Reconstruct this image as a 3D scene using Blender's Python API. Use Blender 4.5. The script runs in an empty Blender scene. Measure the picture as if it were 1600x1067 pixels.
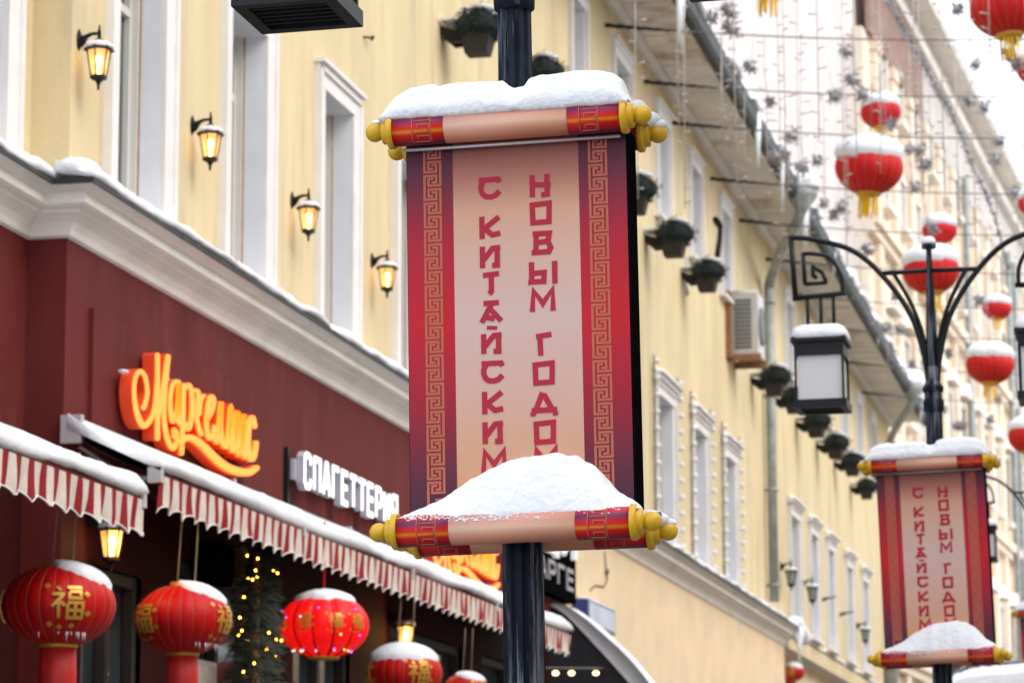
import bpy, math, random
from mathutils import Vector, Matrix, noise
random.seed(11)
R = math.radians
scene = bpy.context.scene
COL = scene.collection

# ------------------------------------------------------------------ camera
F, CX, CY = 4850.0, 800.0, 533.5            # focal length in photo pixels, photo centre
_d = Vector(((1860 - CX) / F, -(1370 - CY) / F, -1)).normalized()    # the street's direction seen by the camera
_u = Vector((-.0033, 1, 0)); _u.z = (_u.x * _d.x + _u.y * _d.y) / -_d.z
_u.normalize()
CAM = Matrix((_d.cross(_u), _d, _u))
EYE = Vector((0, 0, 1.6))
cam = bpy.data.objects.new('camera', bpy.data.cameras.new('camera'))
COL.objects.link(cam)
cam.matrix_world = Matrix.Translation(EYE) @ CAM.to_4x4()
cam.data.sensor_fit = 'HORIZONTAL'
cam.data.sensor_width = 36
cam.data.lens = 36 * F / 1600
cam.data.clip_end = 3000
cam.data.dof.use_dof = True
cam.data.dof.focus_distance = 11.05
cam.data.dof.aperture_fstop = 6.0
scene.camera = cam

# ------------------------------------------------------------------ sky, sun, exposure
SUN_EL, SUN_AZ = 48, 105                     # bright overcast winter day, light from the open right of the street
world = bpy.data.worlds.new('World'); scene.world = world
world.use_nodes = True
nt = world.node_tree
sky = nt.nodes.new('ShaderNodeTexSky')
sky.sky_type = 'NISHITA'
sky.sun_disc = False
sky.sun_elevation = R(SUN_EL)
sky.sun_rotation = R(SUN_AZ)
sky.air_density = 1.0
sky.dust_density = 6.0
sky.ozone_density = 1.0
cloud = nt.nodes.new('ShaderNodeMix'); cloud.data_type = 'RGBA'      # thin even cloud veils the blue
cloud.inputs[0].default_value = .72; cloud.inputs[7].default_value = (8.4, 8.8, 9.6, 1)
nt.links.new(sky.outputs[0], cloud.inputs[6])
nt.links.new(cloud.outputs[2], nt.nodes['Background'].inputs[0])
nt.nodes['Background'].inputs[1].default_value = 0.15
sd = bpy.data.lights.new('sun', 'SUN'); sd.energy = .7; sd.angle = R(35); sd.color = (1, .95, .86)
sun = bpy.data.objects.new('sun', sd); COL.objects.link(sun)
_sv = Vector((math.sin(R(SUN_AZ)) * math.cos(R(SUN_EL)), math.cos(R(SUN_AZ)) * math.cos(R(SUN_EL)), math.sin(R(SUN_EL))))
sun.rotation_euler = _sv.to_track_quat('Z', 'Y').to_euler()
scene.view_settings.view_transform = 'Standard'
scene.view_settings.look = 'None'
scene.view_settings.exposure = 0.76
scene.view_settings.gamma = 1
scene.render.engine = 'CYCLES'
scene.cycles.use_denoising = True
scene.cycles.sample_clamp_indirect = 4

# ------------------------------------------------------------------ measuring helpers
def ray(px, py): return CAM @ Vector(((px - CX) / F, -(py - CY) / F, -1))
def at(px, py, dep): return EYE + ray(px, py) * dep
def onX(px, py, X): r = ray(px, py); return EYE + r * (X / r.x)
def onY(px, py, Y): r = ray(px, py); return EYE + r * (Y / r.y)

# ------------------------------------------------------------------ materials
MATS = {}
def mat(name, col, rough=.6, metal=0., vary=0., vscale=3., bump=0., bscale=30., emit=0., ecol=None, stretch=(1, 1, 1), spec=.5,
        stain=None, sscale=1.2, samt=.5, sstretch=(1, 1, .25), trans=0.):
    m = bpy.data.materials.new(name); m.use_nodes = True
    n = m.node_tree; b = n.nodes['Principled BSDF']
    b.inputs['Base Color'].default_value = (*col, 1)
    b.inputs['Roughness'].default_value = rough
    b.inputs['Metallic'].default_value = metal
    b.inputs['Specular IOR Level'].default_value = spec
    if trans: b.inputs['Transmission Weight'].default_value = trans
    tc = n.nodes.new('ShaderNodeTexCoord')
    last = None
    if vary:
        mp = n.nodes.new('ShaderNodeMapping'); mp.inputs['Scale'].default_value = stretch
        n.links.new(tc.outputs['Object'], mp.inputs[0])
        t = n.nodes.new('ShaderNodeTexNoise'); t.inputs['Scale'].default_value = vscale; t.inputs['Detail'].default_value = 6
        n.links.new(mp.outputs[0], t.inputs['Vector'])
        mr = n.nodes.new('ShaderNodeMapRange'); mr.inputs['From Min'].default_value = .3; mr.inputs['From Max'].default_value = .7
        mr.inputs['To Min'].default_value = 1 - vary; mr.inputs['To Max'].default_value = 1 + vary
        n.links.new(t.outputs['Fac'], mr.inputs[0])
        mx = n.nodes.new('ShaderNodeMix'); mx.data_type = 'RGBA'; mx.blend_type = 'MULTIPLY'; mx.inputs[0].default_value = 1
        mx.inputs[6].default_value = (*col, 1)
        n.links.new(mr.outputs[0], mx.inputs[7])
        last = mx.outputs[2]
    if stain:
        mp = n.nodes.new('ShaderNodeMapping'); mp.inputs['Scale'].default_value = sstretch
        n.links.new(tc.outputs['Object'], mp.inputs[0])
        t = n.nodes.new('ShaderNodeTexNoise'); t.inputs['Scale'].default_value = sscale; t.inputs['Detail'].default_value = 8; t.inputs['Roughness'].default_value = .65
        n.links.new(mp.outputs[0], t.inputs['Vector'])
        mr = n.nodes.new('ShaderNodeMapRange'); mr.inputs['From Min'].default_value = .52; mr.inputs['From Max'].default_value = .72
        mr.inputs['To Max'].default_value = samt
        n.links.new(t.outputs['Fac'], mr.inputs[0])
        mx = n.nodes.new('ShaderNodeMix'); mx.data_type = 'RGBA'
        n.links.new(mr.outputs[0], mx.inputs[0])
        if last: n.links.new(last, mx.inputs[6])
        else: mx.inputs[6].default_value = (*col, 1)
        mx.inputs[7].default_value = (*stain, 1)
        last = mx.outputs[2]
    if last: n.links.new(last, b.inputs['Base Color'])
    if bump:
        t = n.nodes.new('ShaderNodeTexNoise'); t.inputs['Scale'].default_value = bscale; t.inputs['Detail'].default_value = 5
        n.links.new(tc.outputs['Object'], t.inputs['Vector'])
        bp = n.nodes.new('ShaderNodeBump'); bp.inputs['Strength'].default_value = bump; bp.inputs['Distance'].default_value = .02
        n.links.new(t.outputs['Fac'], bp.inputs['Height'])
        n.links.new(bp.outputs[0], b.inputs['Normal'])
    if emit:
        b.inputs['Emission Color'].default_value = (*(ecol or col), 1)
        b.inputs['Emission Strength'].default_value = emit
    MATS[name] = m
    return m

def ramp_mat(name, stops, axis=2, lo=0., hi=1., rough=.45, wob=0.):
    """colour graded along one object axis"""
    m = bpy.data.materials.new(name); m.use_nodes = True
    n = m.node_tree; b = n.nodes['Principled BSDF']; b.inputs['Roughness'].default_value = rough; b.inputs['Specular IOR Level'].default_value = .15
    tc = n.nodes.new('ShaderNodeTexCoord'); sx = n.nodes.new('ShaderNodeSeparateXYZ')
    n.links.new(tc.outputs['Object'], sx.inputs[0])
    mr = n.nodes.new('ShaderNodeMapRange'); mr.inputs['From Min'].default_value = lo; mr.inputs['From Max'].default_value = hi
    n.links.new(sx.outputs[axis], mr.inputs[0])
    r = n.nodes.new('ShaderNodeValToRGB')
    el = r.color_ramp.elements
    el[0].position, el[0].color = stops[0][0], (*stops[0][1], 1)
    el[1].position, el[1].color = stops[-1][0], (*stops[-1][1], 1)
    for p, c in stops[1:-1]:
        e = el.new(p); e.color = (*c, 1)
    n.links.new(mr.outputs[0], r.inputs[0]); n.links.new(r.outputs[0], b.inputs['Base Color'])
    MATS[name] = m
    return m

def stripe_mat(name, c0, c1, period, duty, axis=1):
    m = bpy.data.materials.new(name); m.use_nodes = True
    n = m.node_tree; b = n.nodes['Principled BSDF']; b.inputs['Roughness'].default_value = .85; b.inputs['Specular IOR Level'].default_value = .1
    tc = n.nodes.new('ShaderNodeTexCoord'); sx = n.nodes.new('ShaderNodeSeparateXYZ')
    n.links.new(tc.outputs['Object'], sx.inputs[0])
    a = n.nodes.new('ShaderNodeMath'); a.operation = 'DIVIDE'; a.inputs[1].default_value = period
    n.links.new(sx.outputs[axis], a.inputs[0])
    f = n.nodes.new('ShaderNodeMath'); f.operation = 'FRACT'; n.links.new(a.outputs[0], f.inputs[0])
    g = n.nodes.new('ShaderNodeMath'); g.operation = 'LESS_THAN'; g.inputs[1].default_value = duty
    n.links.new(f.outputs[0], g.inputs[0])
    t = n.nodes.new('ShaderNodeTexNoise'); t.inputs['Scale'].default_value = 9; t.inputs['Detail'].default_value = 5
    n.links.new(tc.outputs['Object'], t.inputs['Vector'])
    mx = n.nodes.new('ShaderNodeMix'); mx.data_type = 'RGBA'
    mx.inputs[6].default_value = (*c0, 1); mx.inputs[7].default_value = (*c1, 1)
    n.links.new(g.outputs[0], mx.inputs[0])
    m2 = n.nodes.new('ShaderNodeMix'); m2.data_type = 'RGBA'; m2.blend_type = 'MULTIPLY'; m2.inputs[0].default_value = .35
    n.links.new(mx.outputs[2], m2.inputs[6]); n.links.new(t.outputs['Fac'], m2.inputs[7])
    n.links.new(m2.outputs[2], b.inputs['Base Color'])
    MATS[name] = m
    return m

SNOW = mat('snow', (.76, .79, .84), .8, bump=.5, bscale=30, vary=.03, vscale=8, spec=.1)
PLASTER = mat('yellow_plaster', (.68, .57, .35), .9, vary=.11, vscale=1.1, bump=.16, bscale=18, stretch=(1, 1, .3), stain=(.47, .39, .29), sscale=1.5, samt=.8, sstretch=(1, 1.6, .28), spec=.2)
STONE = mat('yellow_stone', (.80, .64, .43), .9, vary=.06, vscale=1.1, bump=.15, bscale=14, stain=(.64, .52, .38), sscale=1.6, samt=.5, sstretch=(1, .6, 1.2), spec=.2)
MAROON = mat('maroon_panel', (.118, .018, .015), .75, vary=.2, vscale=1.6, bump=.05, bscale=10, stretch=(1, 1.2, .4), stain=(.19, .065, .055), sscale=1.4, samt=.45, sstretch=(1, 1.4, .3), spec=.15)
MAROON_SHADED = mat('maroon_wall_shaded', (.035, .005, .005), .8, vary=.12, vscale=1.6, spec=.1)  # darker copy of the maroon: under-awning shade put into the colour
CORN = mat('cornice_white', (.83, .80, .76), .85, vary=.06, vscale=2.5, bump=.08, bscale=25, stain=(.56, .52, .49), sscale=2.2, samt=.45, sstretch=(1, .5, 2), spec=.2)
TRIM = mat('window_trim', (.78, .77, .76), .8, vary=.05, vscale=3, stain=(.54, .52, .50), sscale=2.5, samt=.4, spec=.2)
REVEAL = mat('reveal_white', (.76, .785, .83), .85, vary=.06, vscale=2.2, stain=(.56, .55, .55), sscale=2, samt=.35, spec=.2)
WFRAME = mat('window_frame', (.66, .64, .60), .6)
RUST = mat('rust_sealant', (.32, .16, .06), .9, vary=.3, vscale=12)
GLASS = mat('window_glass', (.05, .065, .075), .06, spec=.9)
DARK = mat('dark_interior', (.008, .007, .007), .5)
SOFFIT = mat('soffit', (.78, .74, .68), .9, vary=.1, vscale=1.5, stain=(.36, .2, .08), sscale=.55, samt=.95, sstretch=(1.3, 1, 1), spec=.2)
GUTTER = mat('gutter_metal', (.05, .055, .055), .6, metal=.0, vary=.3, vscale=3, spec=.2)
PIPE = mat('galvanised_pipe', (.27, .30, .29), .35, metal=.0, vary=.25, vscale=4, stain=(.46, .48, .48), sscale=3, samt=.5, sstretch=(3, 3, .3))
BLACK = mat('black_iron', (.009, .011, .014), .45, vary=.2, vscale=20, spec=.2)
POST = mat('post_paint', (.007, .011, .020), .65, vary=.3, vscale=8, bump=.25, bscale=60, stain=(.34, .37, .44), sscale=16, samt=.85, sstretch=(1, 1, .06), spec=.12)
YELLOW = mat('yellow_paint', (.62, .37, .012), .4, vary=.06, vscale=10)
ALU = mat('aluminium', (.62, .62, .64), .4, metal=.6)
LETTER = mat('letter_red', (.40, .025, .05), .6, spec=.15)
MEANDER = mat('meander_tan', (.46, .13, .085), .6, spec=.1)
CASE = mat('case_black', (.004, .004, .005), .9, spec=.0)
PEACH = ramp_mat('print_centre_roll_shade', [(0, (.56, .24, .12)), (.10, (.60, .32, .19)), (.25, (.60, .37, .28)), (.5, (.59, .42, .38)), (.68, (.60, .39, .30)), (.80, (.60, .34, .23)), (.90, (.40, .16, .115)), (1, (.22, .07, .06))], 2, -.68, .66)  # print gradient, with shade under the upper roll put into its brown top
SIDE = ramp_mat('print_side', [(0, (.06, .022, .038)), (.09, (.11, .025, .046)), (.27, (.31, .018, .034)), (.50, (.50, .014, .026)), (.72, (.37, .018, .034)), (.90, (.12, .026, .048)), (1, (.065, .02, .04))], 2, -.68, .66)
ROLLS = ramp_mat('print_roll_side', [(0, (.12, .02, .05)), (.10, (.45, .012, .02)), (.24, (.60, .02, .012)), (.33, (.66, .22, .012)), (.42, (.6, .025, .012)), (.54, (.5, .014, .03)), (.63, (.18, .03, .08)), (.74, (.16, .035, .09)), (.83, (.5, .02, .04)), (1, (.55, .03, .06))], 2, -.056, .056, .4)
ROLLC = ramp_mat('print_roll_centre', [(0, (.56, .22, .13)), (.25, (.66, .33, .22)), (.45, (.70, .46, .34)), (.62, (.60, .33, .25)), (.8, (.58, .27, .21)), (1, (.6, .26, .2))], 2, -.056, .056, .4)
RED = mat('lantern_red', (.46, .003, .006), .5, vary=.12, vscale=6, spec=.2)
RED2 = mat('lantern_red_street', (.54, .010, .016), .6, vary=.1, vscale=5, spec=.2)
TASRED = mat('tassel_red', (.52, .012, .01), .6, vary=.3, vscale=14, stretch=(1, 1, .08))
GOLD = mat('gold', (.58, .33, .05), .35, metal=.35)
GOLDRIB = mat('gold_rib', (.36, .09, .014), .4)
TASYEL = mat('tassel_yellow', (.80, .48, .02), .8, vary=.25, vscale=16, stretch=(1, 1, .1), spec=.1)
CORD = mat('cord', (.30, .22, .15), .8)
SILVER = mat('silver_wire', (.32, .32, .34), .35, metal=.4)
CABLE = mat('steel_cable', (.13, .12, .11), .7)
STRING = mat('light_string_wire', (.46, .42, .39), .6)
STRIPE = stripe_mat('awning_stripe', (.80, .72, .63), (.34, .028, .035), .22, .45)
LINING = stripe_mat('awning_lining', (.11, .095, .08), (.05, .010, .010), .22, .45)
FABRIC_BLK = mat('black_fabric', (.012, .012, .016), .8)
LEAF = mat('shrub_leaf', (.020, .028, .028), .8, vary=.5, vscale=14, spec=.2)
FIR = mat('fir_leaf', (.022, .03, .02), .8, vary=.4, vscale=8)
PLANT = mat('planter_box', (.035, .03, .028), .7, vary=.2, vscale=6, spec=.2)
PINK = mat('pink_wall', (.88, .78, .71), .9, vary=.03, vscale=.3, stain=(.80, .70, .64), sscale=.2, samt=.4, spec=.1)
FARW = mat('far_wall', (.76, .64, .50), .9, vary=.10, vscale=.5, stain=(.56, .47, .38), sscale=.5, samt=.5, spec=.1)
FARTRIM = mat('far_trim', (.78, .72, .64), .9, vary=.1, vscale=.8, spec=.1)
FARBROWN = mat('far_brown', (.27, .17, .13), .9, vary=.25, vscale=2)
FARGLASS = mat('far_glass', (.42, .40, .38), .3)
BULB = mat('warm_bulb', (1, .8, .4), .5, emit=14, ecol=(1, .66, .2))
PANE_LIT = mat('lit_pane', (.8, .6, .35), .3, emit=.22, ecol=(1, .52, .16))
PANE_LIT.node_tree.nodes['Principled BSDF'].inputs['Alpha'].default_value = .68
PANE_OFF = mat('unlit_pane', (.30, .34, .31), .15)
FROST = mat('frosted_pane', (.60, .60, .62), .35)
FAIRY = mat('fairy_bulb', (1, .7, .2), .5, emit=16, ecol=(1, .42, .04))
WHITEBULB = mat('white_bulb', (.75, .75, .76), .4)
ORANGE = mat('sign_face_orange', (.9, .22, .02), .4, emit=.95, ecol=(1, .20, .01))
ORANGES = mat('sign_side_orange', (.62, .05, .01), .45, emit=.10, ecol=(1, .06, .005))
WHITELIT = mat('sign_face_white', (.85, .85, .85), .4, emit=.7, ecol=(.95, 1, .93))
WHITESIDE = mat('sign_side_white', (.42, .41, .47), .6, vary=.05, spec=.2)
ACW = mat('ac_white', (.55, .54, .51), .5, vary=.06, vscale=4)
ACG = mat('ac_grille', (.13, .14, .14), .6)
WOOD = mat('bracket_wood', (.26, .13, .06), .8, vary=.25, vscale=6)
BLUE = mat('sign_blue', (.035, .05, .22), .4)
BLUEF = mat('sign_face_greyblue', (.28, .31, .42), .25, vary=.25, vscale=1.5)
ICE = mat('icicle_ice', (.78, .84, .88), .15)
GREY = mat('grey_metal', (.20, .22, .23), .5, metal=.3, vary=.15)
SHOPF = mat('shop_frame', (.045, .042, .042), .6, spec=.2)
POSTER = mat('poster_paper', (.52, .50, .47), .6, vary=.1, vscale=9)
PAVE = mat('paving', (.16, .155, .15), .8, vary=.2, vscale=2, bump=.2, bscale=8)
GROUND = mat('snowy_ground', (.42, .43, .45), .9, vary=.2, vscale=.5)
LEDS = {'blue': mat('led_blue', (.5, .7, 1), .5, emit=1.6, ecol=(.4, .65, 1)), 'violet': mat('led_violet', (.8, .2, 1), .5, emit=1.6, ecol=(.7, .1, 1)),
        'green': mat('led_green', (.7, 1, .4), .5, emit=1.4, ecol=(.6, 1, .2))}
REDLIT = mat('lantern_red_lit', (.45, .005, .006), .4, emit=.42, ecol=(1, .006, .006), vary=.4, vscale=18, spec=.2)

# ------------------------------------------------------------------ mesh builder
class MB:
    def __init__(s): s.v = []; s.f = []; s.sm = []
    def add(s, vs, fs, smooth=False):
        b = len(s.v); s.v += [Vector(v) for v in vs]
        for f in fs: s.f.append([b + i for i in f]); s.sm.append(smooth)
    def box(s, x0, x1, y0, y1, z0, z1, M=None):
        vs = [Vector(p) for p in ((x0, y0, z0), (x1, y0, z0), (x1, y1, z0), (x0, y1, z0), (x0, y0, z1), (x1, y0, z1), (x1, y1, z1), (x0, y1, z1))]
        if M: vs = [M @ v for v in vs]
        s.add(vs, [(0, 3, 2, 1), (4, 5, 6, 7), (0, 1, 5, 4), (1, 2, 6, 5), (2, 3, 7, 6), (3, 0, 4, 7)])
    def tube(s, pts, r, n=8, cap=True):
        pts = [Vector(p) for p in pts]
        rs = r if isinstance(r, (list, tuple)) else [r] * len(pts)
        up = Vector((.123, .977, .17)); vs = []; fs = []
        for i, p in enumerate(pts):
            d = (pts[min(i + 1, len(pts) - 1)] - pts[max(i - 1, 0)]).normalized()
            if abs(d.dot(up)) > .95: up = Vector((.97, .1, .2))
            a = d.cross(up).normalized(); b = d.cross(a)
            up = -b if b.dot(up) < 0 else b
            a = d.cross(up).normalized(); b = d.cross(a)
            for k in range(n):
                t = 2 * math.pi * k / n
                vs.append(p + (a * math.cos(t) + b * math.sin(t)) * rs[i])
        for i in range(len(pts) - 1):
            for k in range(n):
                fs.append((i * n + k, i * n + (k + 1) % n, (i + 1) * n + (k + 1) % n, (i + 1) * n + k))
        if cap:
            fs.append(tuple(range(n))[::-1]); fs.append(tuple(range((len(pts) - 1) * n, len(pts) * n)))
        s.add(vs, fs, True)
    def lathe(s, prof, n=24, M=None, ang=0., mod=None, smooth=True):
        """prof: list of (r, z); mod(theta) scales the radius"""
        vs = []; fs = []
        for r, z in prof:
            for k in range(n):
                t = ang + 2 * math.pi * k / n
                q = r * (mod(t, z) if mod else 1)
                v = Vector((q * math.cos(t), q * math.sin(t), z))
                vs.append(M @ v if M else v)
        m = len(prof)
        for i in range(m - 1):
            for k in range(n):
                fs.append((i * n + k, i * n + (k + 1) % n, (i + 1) * n + (k + 1) % n, (i + 1) * n + k))
        if prof[0][0] > 1e-6: fs.append(tuple(range(n))[::-1])
        if prof[-1][0] > 1e-6: fs.append(tuple(range((m - 1) * n, m * n)))
        s.add(vs, fs, smooth)
    def ball(s, c, r, n=12, m=8, sq=(1, 1, 1)):
        c = Vector(c); vs = []; fs = []
        for i in range(m + 1):
            ph = math.pi * i / m
            for k in range(n):
                t = 2 * math.pi * k / n
                vs.append(c + Vector((r * sq[0] * math.sin(ph) * math.cos(t), r * sq[1] * math.sin(ph) * math.sin(t), -r * sq[2] * math.cos(ph))))
        for i in range(m):
            for k in range(n):
                fs.append((i * n + k, i * n + (k + 1) % n, (i + 1) * n + (k + 1) % n, (i + 1) * n + k))
        s.add(vs, fs, True)
    def sweep_y(s, prof, path, close=True, caps=True, smooth=False):
        """prof: list of (out, z); path(out) -> list of (x, y): the profile follows the facade"""
        n = len(prof); cols = [path(o) for o, z in prof]; m = len(cols[0]); vs = []; fs = []
        for j in range(m):
            for i, (o, z) in enumerate(prof): vs.append((cols[i][j][0], cols[i][j][1], z))
        for j in range(m - 1):
            for i in range(n if close else n - 1):
                k = (i + 1) % n
                fs.append((j * n + i, (j + 1) * n + i, (j + 1) * n + k, j * n + k))
        if caps: fs.append(tuple(range(n))); fs.append(tuple(range((m - 1) * n, m * n))[::-1])
        s.add(vs, fs, smooth)
    def shift(s, off):
        off = Vector(off); s.v = [v + off for v in s.v]; return s
    def xf(s, M): s.v = [M @ v for v in s.v]; return s
    def build(s, name, m, parent=None, label=None, world=True):
        """vertices are world coordinates when world is True: the parent's location is taken off"""
        me = bpy.data.meshes.new(name)
        off = parent_loc(parent) if (parent is not None and world) else Vector((0, 0, 0))
        me.from_pydata([v - off for v in s.v], [], s.f)
        me.polygons.foreach_set('use_smooth', s.sm)
        me.materials.append(m); me.update()
        o = bpy.data.objects.new(name, me); COL.objects.link(o)
        if parent is not None: o.parent = parent
        if label: o['label'] = label
        return o
def parent_loc(o):
    p = Vector((0, 0, 0))
    while o is not None: p = p + o.location; o = o.parent
    return p
def tag(o, label, cat, group=None):
    o['label'] = label; o['category'] = cat
    if group: o['group'] = group
    return o
def thing(name, loc, label, cat, group=None, rot=(0, 0, 0)):
    o = bpy.data.objects.new(name, None); COL.objects.link(o); o.empty_display_size = .2
    o.location = loc; o.rotation_euler = rot
    return tag(o, label, cat, group)
def struct(o): o['kind'] = 'structure'; return o
KIDS = {}
def copy_tree(o, parent=None):
    c = o.copy(); COL.objects.link(c)
    if parent is not None: c.parent = parent
    for ch in list(o.children): copy_tree(ch, c)
    return c
def place(o, loc, label=None, group=None, rot=None, scale=None):
    o.location = loc
    if rot is not None: o.rotation_euler = rot
    if scale: o.scale = (scale,) * 3
    if label: o['label'] = label
    if group: o['group'] = group
    return o
def nz(x, y=0., z=0.): return noise.noise(Vector((x, y, z)))
def smooth_path(pts, k=6):
    """Catmull-Rom through points of any dimension"""
    out = []; n = len(pts)
    for i in range(n - 1):
        p0, p1, p2, p3 = pts[max(i - 1, 0)], pts[i], pts[i + 1], pts[min(i + 2, n - 1)]
        for j in range(k):
            t = j / k
            out.append(tuple(.5 * (2 * b + (c - a) * t + (2 * a - 5 * b + 4 * c - d) * t * t + (3 * b - a - 3 * c + d) * t ** 3) for a, b, c, d in zip(p0, p1, p2, p3)))
    out.append(tuple(pts[-1])); return out
def ribbon(mb, pts, w, fn, z0, z1, closed=False, rnd=False):
    """a stroke in 2D drawn as an extruded strip; fn(u, v, h) places it; pts may carry their own width"""
    P = [Vector((p[0], p[1])) for p in pts]
    W = [(p[2] if len(p) > 2 else w) / 2 for p in pts]
    n = len(P); L = []; Rr = []
    for i in range(n):
        a = P[(i - 1) % n] if (closed or i > 0) else None
        b = P[(i + 1) % n] if (closed or i < n - 1) else None
        d1 = (P[i] - a).normalized() if a is not None else None
        d2 = (b - P[i]).normalized() if b is not None else None
        if d1 is None: d1 = d2
        if d2 is None: d2 = d1
        n1 = Vector((-d1.y, d1.x)); n2 = Vector((-d2.y, d2.x))
        m = (n1 + n2)
        if m.length < .2: m = n1.copy()
        m.normalize(); k = min(1 / max(m.dot(n1), .45), 1.8)
        L.append(P[i] + m * W[i] * k); Rr.append(P[i] - m * W[i] * k)
    if rnd and not closed:                      # round ends
        def cap(i, j):
            c = P[i]; d = (P[i] - P[j]).normalized(); nn = Vector((-d.y, d.x))
            return [c + (nn * math.cos(t) + d * math.sin(t)) * W[i] for t in (R(30), R(60), R(90), R(120), R(150))]
        e = cap(-1, -2); st = cap(0, 1)
        ring = L + (e if (L[-1] - e[0]).length < (Rr[-1] - e[0]).length else e[::-1]) + Rr[::-1] + (st if (Rr[0] - st[0]).length < (L[0] - st[0]).length else st[::-1])
    vs = []; fs = []
    for A in (L, Rr):
        for p in A: vs.append(fn(p.x, p.y, z1))
    for A in (L, Rr):
        for p in A: vs.append(fn(p.x, p.y, z0))
    seg = n if closed else n - 1
    for i in range(seg):
        j = (i + 1) % n
        fs += [(i, j, n + j, n + i), (2 * n + j, 2 * n + i, i, j), (3 * n + i, 3 * n + j, n + j, n + i), (2 * n + i, 2 * n + j, 3 * n + j, 3 * n + i)]
    if not closed: fs += [(0, n, 3 * n, 2 * n), (n - 1, 2 * n - 1, 4 * n - 1, 3 * n - 1)]
    mb.add(vs, fs)
    if rnd and not closed:
        for idx, e, A, B in ((n - 1, e, L[-1], Rr[-1]), (0, st, L[0], Rr[0])):
            ring = [A] + (e if (A - e[0]).length < (B - e[0]).length else e[::-1]) + [B]
            q = len(ring)
            mb.add([fn(p.x, p.y, z1) for p in ring] + [fn(p.x, p.y, z0) for p in ring],
                   [tuple(range(q)), tuple(range(q, 2 * q))[::-1]] + [(i, i + 1, q + i + 1, q + i) for i in range(q - 1)])
def snow_strip(mb, y0, y1, prof, path=None, step=.12, amp=.02, seed=0, freq=1.6, ends=.35):
    """a bank of snow along Y: prof = list of (x, z) cross section (first and last stay put), noise along it"""
    n = len(prof); m = max(3, int((y1 - y0) / step)); vs = []; fs = []
    for j in range(m + 1):
        y = y0 + (y1 - y0) * j / m
        e = min(1, (y - y0) / .12 + ends, (y1 - y) / .12 + ends)
        for i, (x, z) in enumerate(prof):
            k = 0 if i in (0, n - 1) else 1
            a = nz(y * freq, i * .35, seed) * amp + nz(y * freq * 4, i * .9, seed + 5) * amp * .35 + nz(y * freq * 11, i * 1.3, seed + 8) * amp * .22
            zb = min(p[1] for p in prof)
            vs.append((x + k * a * .6, y, zb + (z - zb) * (e if k else 1) + k * a))
    for j in range(m):
        for i in range(n):
            k = (i + 1) % n
            fs.append((j * n + i, (j + 1) * n + i, (j + 1) * n + k, j * n + k))
    fs.append(tuple(range(n))); fs.append(tuple(range(m * n, (m + 1) * n))[::-1])
    mb.add(vs, fs, True)
def snow_dome(mb, c, rx, ry, h, n=28, m=8, seed=0, amp=.05, base=0., sx=1.):
    """a rounded heap of snow on a small flat top"""
    c = Vector(c); vs = []; fs = []
    for i in range(m + 1):
        t = i / m
        for k in range(n):
            a = 2 * math.pi * k / n
            q = math.cos(t * math.pi / 2) ** .6
            w = 1 + amp * nz(math.cos(a) * 2, math.sin(a) * 2, seed + t)
            vs.append(c + Vector((rx * q * w * math.cos(a), ry * q * w * math.sin(a), base + h * math.sin(t * math.pi / 2) * (1 + amp * nz(a, t * 3, seed + 9)))))
    for i in range(m):
        for k in range(n):
            fs.append((i * n + k, i * n + (k + 1) % n, (i + 1) * n + (k + 1) % n, (i + 1) * n + k))
    fs.append(tuple(range(n))[::-1])
    mb.add(vs, fs, True)

# ================================================================== THE SETTING
g = MB(); g.add([(-400, -200, 0), (400, -200, 0), (400, 900, 0), (-400, 900, 0)], [(0, 1, 2, 3)])
struct(g.build('ground', GROUND))
g = MB(); g.add([(-8, -20, .004), (9, -20, .004), (9, 160, .004), (-8, 160, .004)], [(0, 1, 2, 3)])
struct(g.build('street', PAVE))

# ================================================================== YELLOW BUILDING
WX, RX = -8.0, -8.31          # facade plane, recessed plane to the left of the corner
Y0, YC, YE, YB = 11.0, 21.47, 63.9, 89.0
ZC, ZE = 6.34, 14.5
bld = thing('yellow_building', (WX, YC, 0), 'long yellow plastered building with maroon ground floor and snowy white cornice', 'building')
def wall_x(mb, X, ya, yb, za, zb, holes, depth, outer=True):
    ys = sorted({ya, yb, *[h[0] for h in holes], *[h[1] for h in holes]}); zs = sorted({za, zb, *[h[2] for h in holes], *[h[3] for h in holes]})
    for i in range(len(ys) - 1):
        for j in range(len(zs) - 1):
            cy, cz = (ys[i] + ys[i + 1]) / 2, (zs[j] + zs[j + 1]) / 2
            if any(h[0] < cy < h[1] and h[2] < cz < h[3] for h in holes): continue
            mb.add([(X, ys[i], zs[j]), (X, ys[i + 1], zs[j]), (X, ys[i + 1], zs[j + 1]), (X, ys[i], zs[j + 1])], [(0, 1, 2, 3)])
low = [(22.42, 23.55), (25.36, 26.44), (28.4, 29.46), (31.42, 32.5), (34.5, 35.6), (37.5, 38.7), (40.8, 42.1), (44.3, 45.6), (48.1, 49.6), (51.85, 53.2), (55.5, 56.8), (65.1, 66.6), (68.7, 70.0), (72.1, 73.3), (76.2, 77.5), (80.1, 81.5)]
upp = [(22.6, 23.6), (25.9, 26.9), (29.2, 30.2), (32.6, 33.7), (36.6, 37.7), (41.15, 42.1), (44.5, 45.8), (48.4, 49.5), (51.85, 53.0), (55.5, 56.6), (64.9, 66.1), (68.3, 69.5), (72.1, 73.2), (75.9, 77.1), (79.6, 80.8), (83.3, 84.4)]
holes = [(a, b, 6.95, 9.2) for a, b in low] + [(a, b, 12.25, 13.8) for a, b in upp]
w = MB(); wall_x(w, WX, YC, YB, ZC, ZE, holes, .4)
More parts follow.
